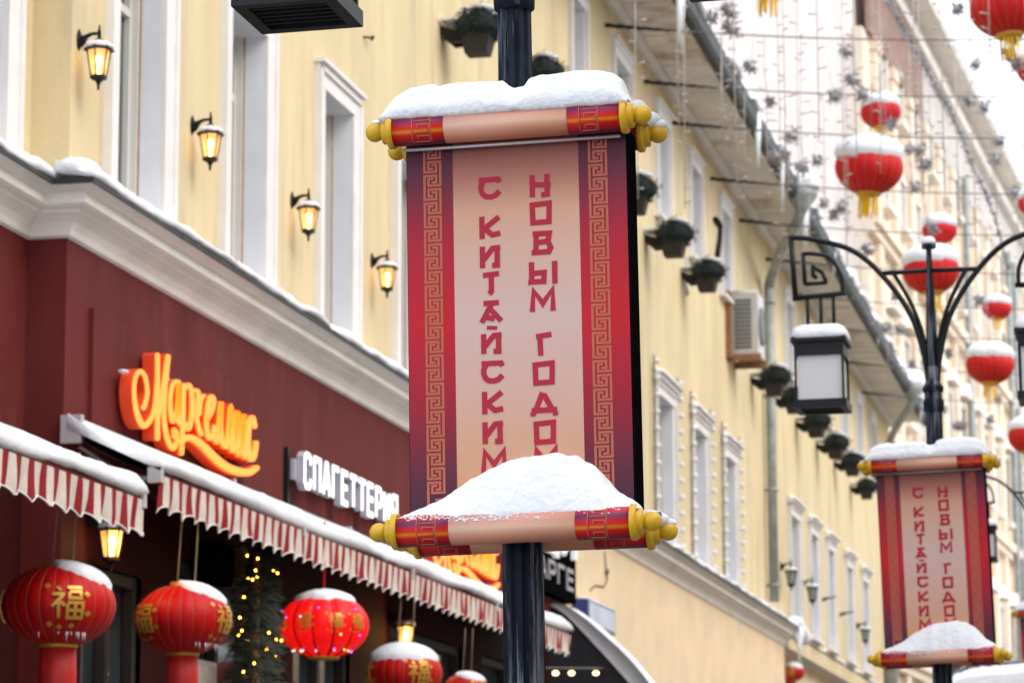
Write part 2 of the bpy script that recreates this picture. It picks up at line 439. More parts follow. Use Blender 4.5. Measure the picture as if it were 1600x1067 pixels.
w.add([(WX, YC, ZC), (RX, YC, ZC), (RX, YC, ZE), (WX, YC, ZE)], [(0, 1, 2, 3)])
lh = [(19.75, 20.86, 6.95, 9.2), (15.7, 16.9, 6.95, 9.2)]
wall_x(w, RX, Y0, YC, ZC, ZE, lh, .4)
w.add([(WX, YB, ZC), (-20, YB, ZC), (-20, YB, ZE), (WX, YB, ZE)], [(3, 2, 1, 0)])
w.build('upper_wall', PLASTER, bld)
core = MB(); core.box(-20, -8.8, Y0, YB - .3, 0, ZE); core.build('interior', DARK, bld)
# ground floor: maroon shop front, then yellow stone
m1 = MB(); wall_x(m1, WX, YC, 40.6, 4.6, ZC, [], .3)
m1.add([(WX, YC, 0), (RX, YC, 0), (RX, YC, ZC), (WX, YC, ZC)], [(0, 1, 2, 3)])
wall_x(m1, RX, Y0, YC, 4.6, ZC, [], .3)
m1.build('shop_wall', MAROON, bld)
pn = MB(); pn.box(WX + .0, WX + .035, 21.98, 27.1, 4.62, 5.88); pn.box(RX, RX + .035, 16.2, 20.62, 4.78, 5.76)
pn.box(WX, WX + .022, 27.3, 33.2, 4.62, 5.52); pn.box(WX, WX + .022, 33.4, 39.6, 4.62, 5.52)
pn.build('raised_panel', MAROON, bld)
sh = [(21.95, 23.3, .3, 3.95), (24.2, 26.6, .3, 4.2), (27.6, 29.6, .3, 4.2), (31.2, 34.5, .3, 4.2), (35.5, 38.5, .3, 4.2)]
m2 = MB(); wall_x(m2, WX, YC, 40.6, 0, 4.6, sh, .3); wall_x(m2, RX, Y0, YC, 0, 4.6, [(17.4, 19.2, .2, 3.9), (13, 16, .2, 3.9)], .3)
m2.build('shop_lower_wall', MAROON_SHADED, bld)
for (a, b, c, d) in sh:
    f = MB()
    for yy in (a + .05, (a + b) / 2, b - .05): f.box(WX - .12, WX - .04, yy - .045, yy + .045, c, d)
    for zz in (c + .05, 2.6, d - .05): f.box(WX - .119, WX - .041, a + .1, b - .1, zz - .045, zz + .045)
    fr = f.build('shop_window', SHOPF, bld)
    p = MB(); p.add([(WX - .13, a, c), (WX - .13, b, c), (WX - .13, b, d), (WX - .13, a, d)], [(0, 1, 2, 3)]); p.build('pane', GLASS, fr)
s1 = MB(); wall_x(s1, WX, 40.6, YE, 0, ZC, [], .3)
s1.add([(WX, YE, 0), (RX, YE, 0), (RX, YE, ZC), (WX, YE, ZC)], [(3, 2, 1, 0)])
wall_x(s1, RX, YE, YB, 0, ZC, [], .3)
s1.build('stone_wall', STONE, bld)
# cornice
CP = [(0, 6.32), (.03, 6.335), (.045, 6.38), (.075, 6.43), (.125, 6.475), (.15, 6.485), (.15, 6.51), (.185, 6.515), (.205, 6.53), (.215, 6.54), (.215, 6.62), (.245, 6.635), (.275, 6.66), (.30, 6.665), (.30, 6.695), (0, 6.74)]
def cpath(o): return [(RX + o, Y0), (RX + o, YC - o), (WX + o, YC - o), (WX + o, YE + o), (RX + o, YE + o), (RX + o, YB)]
c = MB(); c.sweep_y(CP, cpath); c.build('cornice', CORN, bld)
c = MB(); c.sweep_y([(.303, 6.66), (.312, 6.66), (.312, 6.703), (0, 6.748), (0, 6.742)], cpath); c.build('cornice_flashing', GUTTER, bld)
sn = MB()
def prof(X): return [(X + .03, 6.745), (X + .318, 6.702), (X + .328, 6.735), (X + .295, 6.78), (X + .2, 6.81), (X + .02, 6.84)]
snow_strip(sn, Y0, YC - .02, prof(RX), seed=1, amp=.03, ends=.9); snow_strip(sn, YC - .345, YE + .3, prof(WX), seed=2, amp=.035, ends=.8); snow_strip(sn, YE + .3, YB, prof(RX), seed=3, amp=.05)
for k in range(5): sn.ball((WX + .2 + .03 * k, YE + .1 + .1 * k, 6.8 - .07 * k), .17, 14, 10, (1.2, 1.3, .9))
sn.ball((WX + .12, YC - .12, 6.80), .12, 16, 10, (1.4, 1.9, .75))
sn.build('cornice_snow', SNOW, bld)
# windows
def window(a, b, z0, z1, X, cap=False, trim_l=.22, trim_r=.28):
    t = MB(); q0 = .05 if a < 40 else .03
    for (ya, yb) in ((a - trim_l, a - .001), (b + .001, b + trim_r)):
        t.box(X, X + q0, ya, yb, z0 - .1, z1 - .001)
        yo = ya if ya < a else yb - .07
        t.box(X + .05, X + .075, yo, yo + .07, z0 - .1, z1 + .15)
    t.box(X, X + .052, a - trim_l, b + trim_r, z1, z1 + .22)
    t.box(X + .052, X + .078, a - trim_l + .072, b + trim_r - .072, z1 + .15, z1 + .218)
    if cap: t.box(X, X + .12, a - trim_l - .08, b + trim_r + .08, z1 + .222, z1 + .29)
    else: t.box(X, X + .11, a - trim_l - .02, b + trim_r + .02, z1 + .222, z1 + .26)
    f = MB(); D = .27
    for (ya, yb) in ((a, a + .09), (b - .09, b), ((a + b) / 2 - .035, (a + b) / 2 + .035)): f.box(X - D - .06, X - D + .03, ya, yb, z0, z1)
    for (za, zb) in ((z0, z0 + .09), (z1 - .09, z1), (z1 - .62, z1 - .55)): f.box(X - D - .058, X - D + .028, a + .091, b - .091, za, zb)
    f.box(X - D + .03, X - .18, b - .05, b - .012, z0, z1)
    fo = f.build('window', WFRAME, bld)
    t.build('architrave', TRIM, fo)
    r = MB()
    r.add([(X, b, z0), (X - .4, b, z0), (X - .4, b, z1), (X, b, z1)], [(0, 1, 2, 3)])
    r.add([(X, a, z0), (X - .4, a, z0), (X - .4, a, z1), (X, a, z1)], [(3, 2, 1, 0)])
    r.add([(X, a, z1), (X - .4, a, z1), (X - .4, b, z1), (X, b, z1)], [(3, 2, 1, 0)])
    r.add([(X, a, z0), (X - .4, a, z0), (X - .4, b, z0), (X, b, z0)], [(0, 1, 2, 3)])
    r.build('reveal', REVEAL, fo)
    p = MB(); p.add([(X - D - .02, a, z0), (X - D - .02, b, z0), (X - D - .02, b, z1), (X - D - .02, a, z1)], [(0, 1, 2, 3)])
    p.build('pane', GLASS, fo)
    q = MB(); q.box(X - .2, X - .17, b - .018, b - .002, z0, z1); q.build('sealant', RUST, fo)
    s = MB(); s.box(X - .02, X + .13, a - .2, b + .2, z0 - .16, z0 - .101); s.build('sill', TRIM, fo)
    if cap:
        s = MB(); snow_strip(s, a - .3, b + .34, [(X + .01, z1 + .29), (X + .165, z1 + .29), (X + .16, z1 + .34), (X + .08, z1 + .37), (X + .01, z1 + .37)], amp=.015, seed=a); s.build('snow', SNOW, fo)
for a, b in low: window(a, b, 6.95, 9.2, WX, cap=a > 47)
for (a, b, z0, z1) in lh: window(a, b, z0, z1, RX)
for a, b in upp: window(a, b, 12.25, 13.8, WX, trim_l=.14, trim_r=.16)
# eave: moulding, soffit, gutter, roof
ev = MB(); ev.sweep_y([(0, 14.42), (.1, 14.42), (.16, 14.5), (.16, 14.54), (0, 14.54)], lambda o: [(WX + o, Y0), (WX + o, YB)]); ev.build('eave_moulding', TRIM, bld)
so = MB(); so.box(WX - .2, WX + 1.0, Y0, YB, 14.545, 14.7)
for k in range(28): so.box(WX + .17, WX + .93, 37 + k * 1.85, 38.1 + k * 1.85, 14.52, 14.546)
so.box(WX + .9, WX + 1.0, Y0, YB, 14.47, 14.544)
so.build('soffit', SOFFIT, bld)
gt = MB(); gt.sweep_y([(1.003, 14.40), (1.12, 14.40), (1.17, 14.48), (1.17, 14.74), (1.003, 14.74)], lambda o: [(WX + o, Y0), (WX + o, YB)]); gt.build('gutter', GUTTER, bld)
rf = MB(); rf.add([(WX + 1.1, Y0, 14.725), (WX + 1.1, YB, 14.725), (-14.5, YB, 17.4), (-14.5, Y0, 17.4), (-21, Y0, 14.7), (-21, YB, 14.7)], [(0, 1, 2, 3), (3, 2, 5, 4)])
rf.build('roof', GUTTER, bld)
for k in range(34):
    sn = MB()
    y = 36 + k * 1.55 + random.uniform(-.3, .3); L = random.uniform(.7, 1.9)
    h = random.uniform(.10, .26); X = WX + (random.uniform(1.05, 1.15) if k % 2 else 1.21)
    snow_strip(sn, y, y + L, [(X - .5, 14.75), (X, 14.75 - (random.uniform(0, .14) if k % 2 == 0 else 0)), (X + .05, 14.75 + h * .5), (X - .1, 14.75 + h), (X - .45, 14.8 + h)], seed=k, amp=.07); sn.build('roof_snow', SNOW, bld)
ic = MB()
for k in range(7):
    y = 43.2 + random.random() * 44; L = random.uniform(.15, .75) if random.random() < .6 else random.uniform(.5, 1.0)
    ic.tube([(WX + 1.13 + random.uniform(-.03, .05), y, 14.72), (WX + 1.13, y, 14.72 - L * .4), (WX + 1.13, y, 14.72 - L)], [.045, .03, .004], 6)
for k in range(16): y = YE + random.uniform(-.1, .35); L = random.uniform(.25, .8); ic.tube([(WX + random.uniform(.2, .4), y, 6.72), (WX + .3, y, 6.72 - L * .5), (WX + .3, y, 6.72 - L)], [.05, .035, .004], 6)
for y in (43.6, 43.75, 43.95, 52.2, 52.35, 55.6, 58.9, 59.1, 59.4): ic.tube([(WX + 1.15, y, 14.72), (WX + 1.15, y, 14.3), (WX + 1.15, y, 13.75 - .2 * (y % 1))], [.06, .045, .004], 6)
ic.build('icicles', ICE, bld)['kind'] = 'stuff'
# downpipes
def downpipe(Yp, zt, zb, X=WX + .15, r=.10):
    d = MB(); d.tube([(X, Yp, zt), (X, Yp, zb)], r, 12)
    for z in [zb + .3 + i * 1.9 for i in range(int((zt - zb) / 1.9) + 1)]: d.tube([(X, Yp, z), (X, Yp, z + .06)], r * 1.25, 12); d.box(WX + .002, X - r * .8, Yp - .02, Yp + .02, z, z + .05)
    hx = WX + 1.24; hz = 14.20
    d.tube([(X, Yp, zt - .01), (X + .05, Yp - .1, zt + .12), (X + .45, Yp - 1.5, (zt + hz) / 2), (hx - .12, Yp - 3.0, hz - .16), (hx, Yp - 3.2, hz + .02)], r * 1.02, 12)
    M = Matrix.Translation((hx, Yp - 3.2, hz))
    d.lathe([(.09, -.05), (.12, .02), (.30, .26), (.31, .42), (.27, .42), (.09, .1)], 16, M)
    o = d.build('downpipe', PIPE, bld)
    s = MB(); snow_dome(s, (hx, Yp - 3.2, hz + .40), .31, .31, .42, seed=Yp, amp=.25); s.build('snow', SNOW, o)
    return o
downpipe(61.2, 13.35, 7.0)
dp = downpipe(85.8, 13.2, 6.9)
h = MB(); h.lathe([(.12, 6.0), (.2, 6.1), (.2, 7.5), (.23, 7.55), (.1, 7.75)], 16, Matrix.Translation((WX + .18, 85.8, 0))); h.build('rain_hopper', PIPE, bld)

# the houses across the street, out of the frame: they keep the low sky off the shop fronts
op = thing('street_building', (9.5, 20, 0), 'plain cream building on the far side of the street, outside the picture', 'building')
m = MB(); m.box(9.5, 20, -25, 110, 0, 14.5); m.build('wall', STONE, op)
m = MB()
for k in range(34):
    for z in (1.0, 5.6, 9.8): y = -23 + k * 3.9; m.box(9.46, 9.499, y, y + 1.5, z, z + 2.3)
m.build('windows', GLASS, op)['kind'] = 'stuff'
m = MB(); m.box(9.0, 20.2, -25.2, 110.2, 14.51, 14.9); m.build('roof', GUTTER, op)

# ================================================================== TALL FAR BUILDING (the street turns a little)
FA = R(-3.0)
fo_ = at(1343, 500, 99); FX, FY = fo_.x, fo_.y
far = thing('tall_building', (FX, FY, 0), 'tall pale building at the street end with blank pink side wall', 'building', rot=(0, 0, FA))
HF = 31.9
b = MB(); b.box(-30, 0, 0, 90, 0, HF - .5); o = b.build('side_wall', PINK, far, world=False)
fw = MB(); fw.box(.003, .35, -.35, 90, 0, HF - 3.2)
for k in range(22):                       # pilasters
    y = 1.2 + k * 3.9; fw.box(.35, .55, y, y + .9, 3, HF - 3.6); fw.box(.35, .62, y - .1, y + 1.0, HF - 3.6, HF - 3.2)
for z in (8.5, 15.5, 22.2): fw.box(.35, .75, -.36, 90, z, z + .35); fw.box(.351, .6, -.358, 90, z - .3, z - .001)
fw.build('front_wall', FARW, far, world=False)
for k in range(21):
    for j, z in enumerate((4.2, 9.8, 16.8, 23.5, 27.2)):
        y = 2.6 + k * 3.9; hh = (2.6, 3.2, 3.0, 1.9, 2.0)[j]
        if k > 12 and j > 3: continue
        f = MB(); f.box(.352, .5, y, y + .22, z, z + hh); f.box(.352, .5, y + 1.5, y + 1.72, z, z + hh); f.box(.352, .72, y - .12, y + 1.84, z - .22, z - .002); f.box(.352, .5, y + .222, y + 1.498, z + hh - .2, z + hh)
        if j in (1, 2): f.add([(.352, y - .2, z + hh + .15), (.352, y + 1.92, z + hh + .15), (.352, y + .86, z + hh + .75), (.78, y - .2, z + hh + .15), (.78, y + 1.92, z + hh + .15), (.78, y + .86, z + hh + .75)], [(3, 4, 5), (0, 3, 5, 2), (4, 1, 2, 5), (0, 1, 4, 3)])
        wo = f.build('window', FARTRIM, far, world=False)
        p = MB(); p.box(.352, .40, y + .222, y + 1.498, z, z + hh - .202); p.build('pane', FARGLASS, wo, world=False)
t = MB(); t.box(.351, .8, -.4, 90, HF - .95, HF - .5); t.box(.351, 1.5, -.6, 90, HF - .16, HF)
t.build('crown_cornice', FARTRIM, far, world=False)
t = MB(); t.box(.353, .62, -.42, 90, HF - .499, HF - .161); t.build('frieze', FARW, far, world=False)
t = MB(); t.box(.36, .50, .3, 13.2, HF - 3.19, HF - .951); t.build('bare_brick_patch', FARBROWN, far, world=False)
t = MB(); t.box(.36, .50, 13.3, 60, HF - 3.19, HF - .951); t.build('grey_band', mat('far_grey', (.52, .48, .44), .9, vary=.1, vscale=.6), far, world=False)
for y in (23.5, 39.0, 41.5, 52):
    t = MB(); t.tube([(.75, y, 1), (.75, y, HF - 3)], .14, 8); t.build('downpipe', PIPE, far, world=False)
t = MB(); t.box(-29, 0, 3, 3.4, 5, 6); t = MB()
snow_strip(t, -.5, 60, [(.9, HF + .01), (1.52, HF + .01), (1.55, HF + .12), (1.3, HF + .25), (.9, HF + .2)], seed=4, amp=.1, step=.6); t.build('roof_snow', SNOW, far, world=False)
for i, (x, z) in enumerate(((-3.2, 17.6), (-2.0, 12.9))):       # small windows and a white duct on the blank wall
    t = MB(); t.box(x, x + (2.6 if i == 0 else 1.0), -.2, -.002, z, z + (.9 if i == 0 else .8)); t.build('vent_duct', FARTRIM, far, world=False)
# gabled bay low on the tall building
t = MB(); X0, X1 = .6, 2.4
t.box(.36, X1, -1.6, 1.6, 8.8, 12.6)
t.add([(.36, -1.8, 12.6), (X1 + .2, -1.8, 12.6), (X1 + .2, 1.8, 12.6), (.36, 1.8, 12.6), (.36, 0, 14.0), (X1 + .2, 0, 14.0)], [(0, 1, 5, 4), (2, 3, 4, 5), (1, 2, 5), (0, 4, 3), (0, 3, 2, 1)])
gb = t.build('gabled_bay', FARTRIM, far, world=False)
t = MB(); t.add([(.4, -2.0, 12.62), (X1 + .35, -2.0, 12.62), (X1 + .35, 0, 14.15), (.4, 0, 14.15), (.4, -2.0, 12.72), (X1 + .35, -2.0, 12.72), (X1 + .35, 0, 14.25), (.4, 0, 14.25)], [(0, 1, 2, 3), (4, 7, 6, 5), (0, 4, 5, 1), (1, 5, 6, 2)]); t.build('roof', PIPE, gb, world=False)

# ================================================================== LAMP POSTS
def arcs(pts, k=6): return [(x, 0, z) for x, z in smooth_path(pts, k)]
ARM = [(-1.035, 1.235), (-.86, 1.21), (-.57, 1.11), (-.345, .90), (-.15, .60), (-.058, .28), (-.032, .05)]
INNER = [(-.27, .925), (-.15, .70), (-.07, .47), (-.03, .22)]
SPIRAL = [(-.655, .80), (-.665, .93), (-.74, 1.06), (-.86, 1.10), (-.945, 1.105)]
def flute(n, a): return lambda t, z: 1 - a * (abs(math.sin(t * n / 2)) < .5) * 1.0
def lamp_post(loc, H, label, tilt):
    """H = height of the collar above the base"""
    t = thing('lamp_post', loc, label, 'street lamp', 'ornate black lamp posts along the street', rot=(0, tilt, 0))
    m = MB(); hb = H - 1.2
    m.lathe([(.20, 0), (.20, .25), (.15, .32), (.15, .9), (.11, 1.0), (.10, 1.1)], 24); m.build('base', POST, t, world=False)
    m = MB(); n = 72
    fl = lambda t_, z: 1 - .20 * max(0, math.cos(t_ * 10)) ** .45
    m.lathe([(.079, 1.1), (.0745, hb - 1.2), (.064, hb + .3), (.062, H - .12)], 160, mod=fl); m.build('shaft', POST, t, world=False)
    m = MB(); m.lathe([(.062, -.14), (.075, -.13), (.078, -.06), (.066, -.04), (.064, .0), (.076, .015), (.08, .04), (.062, .07), (.05, .1), (.045, .2)], 32, Matrix.Translation((0, 0, H))); m.build('collar', POST, t, world=False)
    m = MB(); m.lathe([(.045, .18), (.04, .5), (.022, .95), (.02, 1.09), (.055, 1.10), (.055, 1.13), (.02, 1.14)], 16, Matrix.Translation((0, 0, H))); sp = m.build('spire', POST, t, world=False)
    m = MB(); snow_dome(m, (0, 0, H + 1.13), .055, .055, .06, 14, 5); m.build('snow', SNOW, sp, world=False)
    for s in (-1, 1):
        m = MB(); Z = Matrix.Translation((0, 0, H)) @ Matrix.Diagonal((s, 1, 1, 1))
        m.tube(arcs(ARM), .021, 8)
        m.tube([(-1.035, 0, 1.245), (-1.01, 0, .765)], .021, 8)
        m.tube([(-1.03, 0, .765), (-.63, 0, .79)], .021, 8)
        m.tube(arcs(SPIRAL), .016, 8)
        for a, b in (((-.945, 1.11), (-.935, .87)), ((-.935, .872), (-.775, .875)), ((-.775, .87), (-.80, .95)), ((-.80, .95), (-.875, 1.005)), ((-.875, 1.01), (-.87, .92)), ((-.87, .92), (-.84, .925))): m.tube([(a[0], 0, a[1]), (b[0], 0, b[1])], .016, 8)
        m.tube(arcs(INNER), .016, 8)
        m.tube([(-.375, 0, .925), (0, 0, .93)], .018, 8)
        for x in (-.92, -.82, -.725): m.tube([(x, 0, .79), (x, 0, .50)], .014, 8)
        m.xf(Z); m.build('arm', BLACK, t, world=False)
        # square lantern
        l = bpy.data.objects.new('lantern', None)
        x0 = s * .825; zt = H - .085
        f = MB(); M = Matrix.Translation((x0, 0, zt))
        q = .185
        f.lathe([(.295, .485), (.295, .51), (.20, .585), (.12, .59)], 4, M, R(45), smooth=False)
        f.box(-q - .0, q, -q, q, .385, .484, M)
        for a in (-1, 1):
            for c in (-1, 1): f.box(a * q - .018 * (a > 0) - .0 * (a < 0), a * q + .018 * (a < 0), c * q - .018 * (c > 0), c * q + .018 * (c < 0), .05, .384, M)
        e = q + .014
        for (xa, xb, ya, yb) in ((-e, e, -e, -e + .05), (-e, e, e - .05, e), (-e, -e + .05, -e + .05, e - .05), (e - .05, e, -e + .05, e - .05)): f.box(xa, xb, ya, yb, -.012, .05, M)
        for i in range(5): y = -.10 + i * .05; f.box(-e + .05, e - .05, y - .006, y + .006, -.004, .012, M)
        for i in range(4): x = -.09 + i * .06; f.box(x - .005, x + .005, -e + .05, e - .05, .013, .02, M)
        lo = f.build('lantern', BLACK, t, world=False)
        p = MB(); p.box(-q + .022, q - .022, -q + .022, q - .022, .030, .383, M); p.build('pane', FROST, lo, world=False)
        p = MB(); n4 = 20
        p.lathe([(.20, -.005), (.212, .01), (.21, .04), (.19, .085), (.15, .108), (.08, .118), (0, .12)], 48, Matrix.Translation((x0, 0, zt + .512)), mod=lambda t_, z: (1 + .03 * nz(t_ * 2, z * 9, s)) / (abs(math.cos(t_)) ** 7 + abs(math.sin(t_)) ** 7) ** (1 / 7))
        p.v = [Vector((x0 + (v.x - x0), v.y, v.z)) for v in p.v]; p.build('snow', SNOW, lo, world=False)
    return t
P1 = at(815, 500, 11.2); P2 = at(1460, 700, 23.0); P3 = at(1631, 930, 46)
T1, T2, T3 = R(-.7), R(-.3), R(-.3)
lamp_post((P1.x + .035, P1.y, 0), P1.z + 1.29, 'nearest black fluted lamp post, in sharp focus behind the large scroll banner', T1)
lamp_post((P2.x + .03, P2.y, 0), P2.z + .41, 'second black lamp post, arched arms and square snow-capped lanterns all in view', T2)
lamp_post((P3.x, P3.y, 0), P3.z + .62, 'farthest black lamp post at the right edge, mostly cut off by the frame', T3)

# ================================================================== SCROLL BANNERS
GL = {
 'С': [[(1.0, .74), (.94, .88), (.02, .88)], [(.22, .8), (.12, .62), (.12, .42), (.2, .24), (.36, .12), (.6, .1), (.8, .16), (1.0, .34)]],
 'К': [[(.14, 1), (.14, 0)], [(.95, .95), (.26, .46), (.62, .16), (1.0, .22)]],
 'И': [[(.14, .96), (.14, 0)], [(.2, .36), (.62, .86), (.98, .88)], [(.84, .8), (.84, .1), (.6, .1)]],
 'Т': [[(.06, .86), (.96, .92)], [(.52, .8), (.52, .14), (.4, .02)]],
 'А': [[(.16, .90), (.88, .92)], [(.52, .84), (.06, .06)], [(.46, .66), (.98, .1)], [(.26, .3), (.66, .2)]],
 'М': [[(.1, 0), (.16, .92), (.52, .34), (.92, .96), (.92, 0)]],
 'Н': [[(.14, 1), (.14, 0)], [(.24, .56), (1.0, .5)], [(.84, 1), (.84, .1), (.56, .08)]],
 'О': 'ring',
 'В': [[(.28, .92), (.26, .06)], [(.12, .9), (.9, .9), (.84, .56), (.36, .5)], [(.84, .5), (.96, .26), (.86, .08), (.06, .07)]],
 'Ы': [[(.14, 1), (.14, .12), (.62, .12), (.64, .52), (.24, .5)], [(.0, .1), (.06, .1)], [(1.06, 1), (1.06, .0)]],
 'Г': [[(.08, .84), (.98, .92)], [(.3, .8), (.34, 0)]],
 'Д': [[(.44, 1.0), (.12, .24)], [(.5, .92), (.88, .24)], [(-.08, .22), (1.1, .22)], [(-.0, .14), (-.02, -.02)], [(1.02, .14), (1.04, -.02)]],
}
def glyph(mb, ch, x, z, w, h, sw, y, fn=None):
    fn = fn or (lambda u, v, hh: Vector((u, hh, v)))
    if ch == 'Й':
        glyph(mb, 'И', x, z, w, h * .92, sw, y, fn)
        ribbon(mb, [(x + w * .3, z + h * 1.16), (x + w * .78, z + h * 1.12)], sw * .7, fn, y, y - .0012); return
    st = GL[ch]
    if st == 'ring':
        ribbon(mb, [(x + w * a, z + h * b) for a, b in ((.12, .88), (.92, .93), (.9, .1), (.14, .08))], sw, fn, y, y - .001, closed=True); return
    for i, s in enumerate(st):
        ribbon(mb, [(x + w * a, z + h * b) for a, b in s], sw, fn, y, y - .001 - .0004 * i)
def meander(mb, x0, x1, z0, z1, y, unit=.1, sw=.0092):
    """two rows of interlocking C hooks, left and right half a unit apart"""
    fn = lambda u, v, hh: Vector((u, hh, v))
    W = x1 - x0; n = round((z1 - z0) / unit); u = (z1 - z0) / n
    C1 = [(.44, .66), (.74, .66), (.74, .91), (0, .91), (0, .05), (.74, .05), (.74, .30), (.44, .30)]
    for k in range(n):
        b = z0 + k * u
        ribbon(mb, [(x0 + W * p, b + u * q) for p, q in C1], sw, fn, y, y - .001)
        ribbon(mb, [(x1 - W * p, b + u * (q + .5)) for p, q in (C1 if k < n - 1 else [(0, .46)] + C1[4:])], sw, fn, y, y - .0014)
def scroll_roll(b, zc, yc, xc, side):
    g_ = MB(); n = 40; r = .056; X = Matrix.Translation((0, 0, 0)) @ Matrix.Rotation(R(90), 4, 'Y')
    g_.lathe([(r, -.2265), (r, .2265)], n, X)
    core = g_.build('scroll_roll', ROLLC, b, world=False); core.location = (xc, yc, zc)
    for a, c in ((-.418, -.227), (.227, .418)): e = MB(); e.lathe([(r + .0004, a), (r + .0004, c)], n, X); e.build('roll_border', ROLLS, core, world=False)
    for x0, x1 in ((-.336, -.280), (.278, .333)):
        k = MB()
        for dz in range(4):
            th0 = -64 + dz * 42
            def fn(u, v, hh): return Vector((u, -(r + .0012 - hh * .0) * math.cos(R(v)), (r + .0012) * math.sin(R(v))))
            for poly in ([(x0, th0), (x1, th0), (x1, th0 + 26), (x0 + .014, th0 + 26), (x0 + .014, th0 + 13)],):
                P = []
                for (p, q), (p2, q2) in zip(poly[:-1], poly[1:]):
                    steps = 4
                    for j in range(steps): P.append((p + (p2 - p) * j / steps, q + (q2 - q) * j / steps))
                P.append(poly[-1])
                # strokes as thin tubes lying in the print
                k.tube([fn(p, q, 0) for p, q in P], .0024, 5)
        for xx in (x0 - .006, x1 + .006): k.tube([fn(xx, -70 + j * 12, 0) for j in range(13)], .0024, 5)
        k.build('meander', MEANDER, core, world=False)
    for s in (-1, 1):
        f = MB(); M = Matrix.Diagonal((s, 1, 1, 1)) @ Matrix.Rotation(R(90), 4, 'Y')
        f.lathe([(.0, .4185), (.063, .4185), (.065, .424), (.065, .436), (.060, .441), (.048, .443), (.046, .446), (.046, .458), (.042, .462), (.026, .464), (.024, .468), (.0, .468)], 32, M)
        f.ball((s * .492, 0, 0), .0345, 20, 14)
        f.build('finial', YELLOW, core, world=False)
    return core
PH = [.65, -.69]
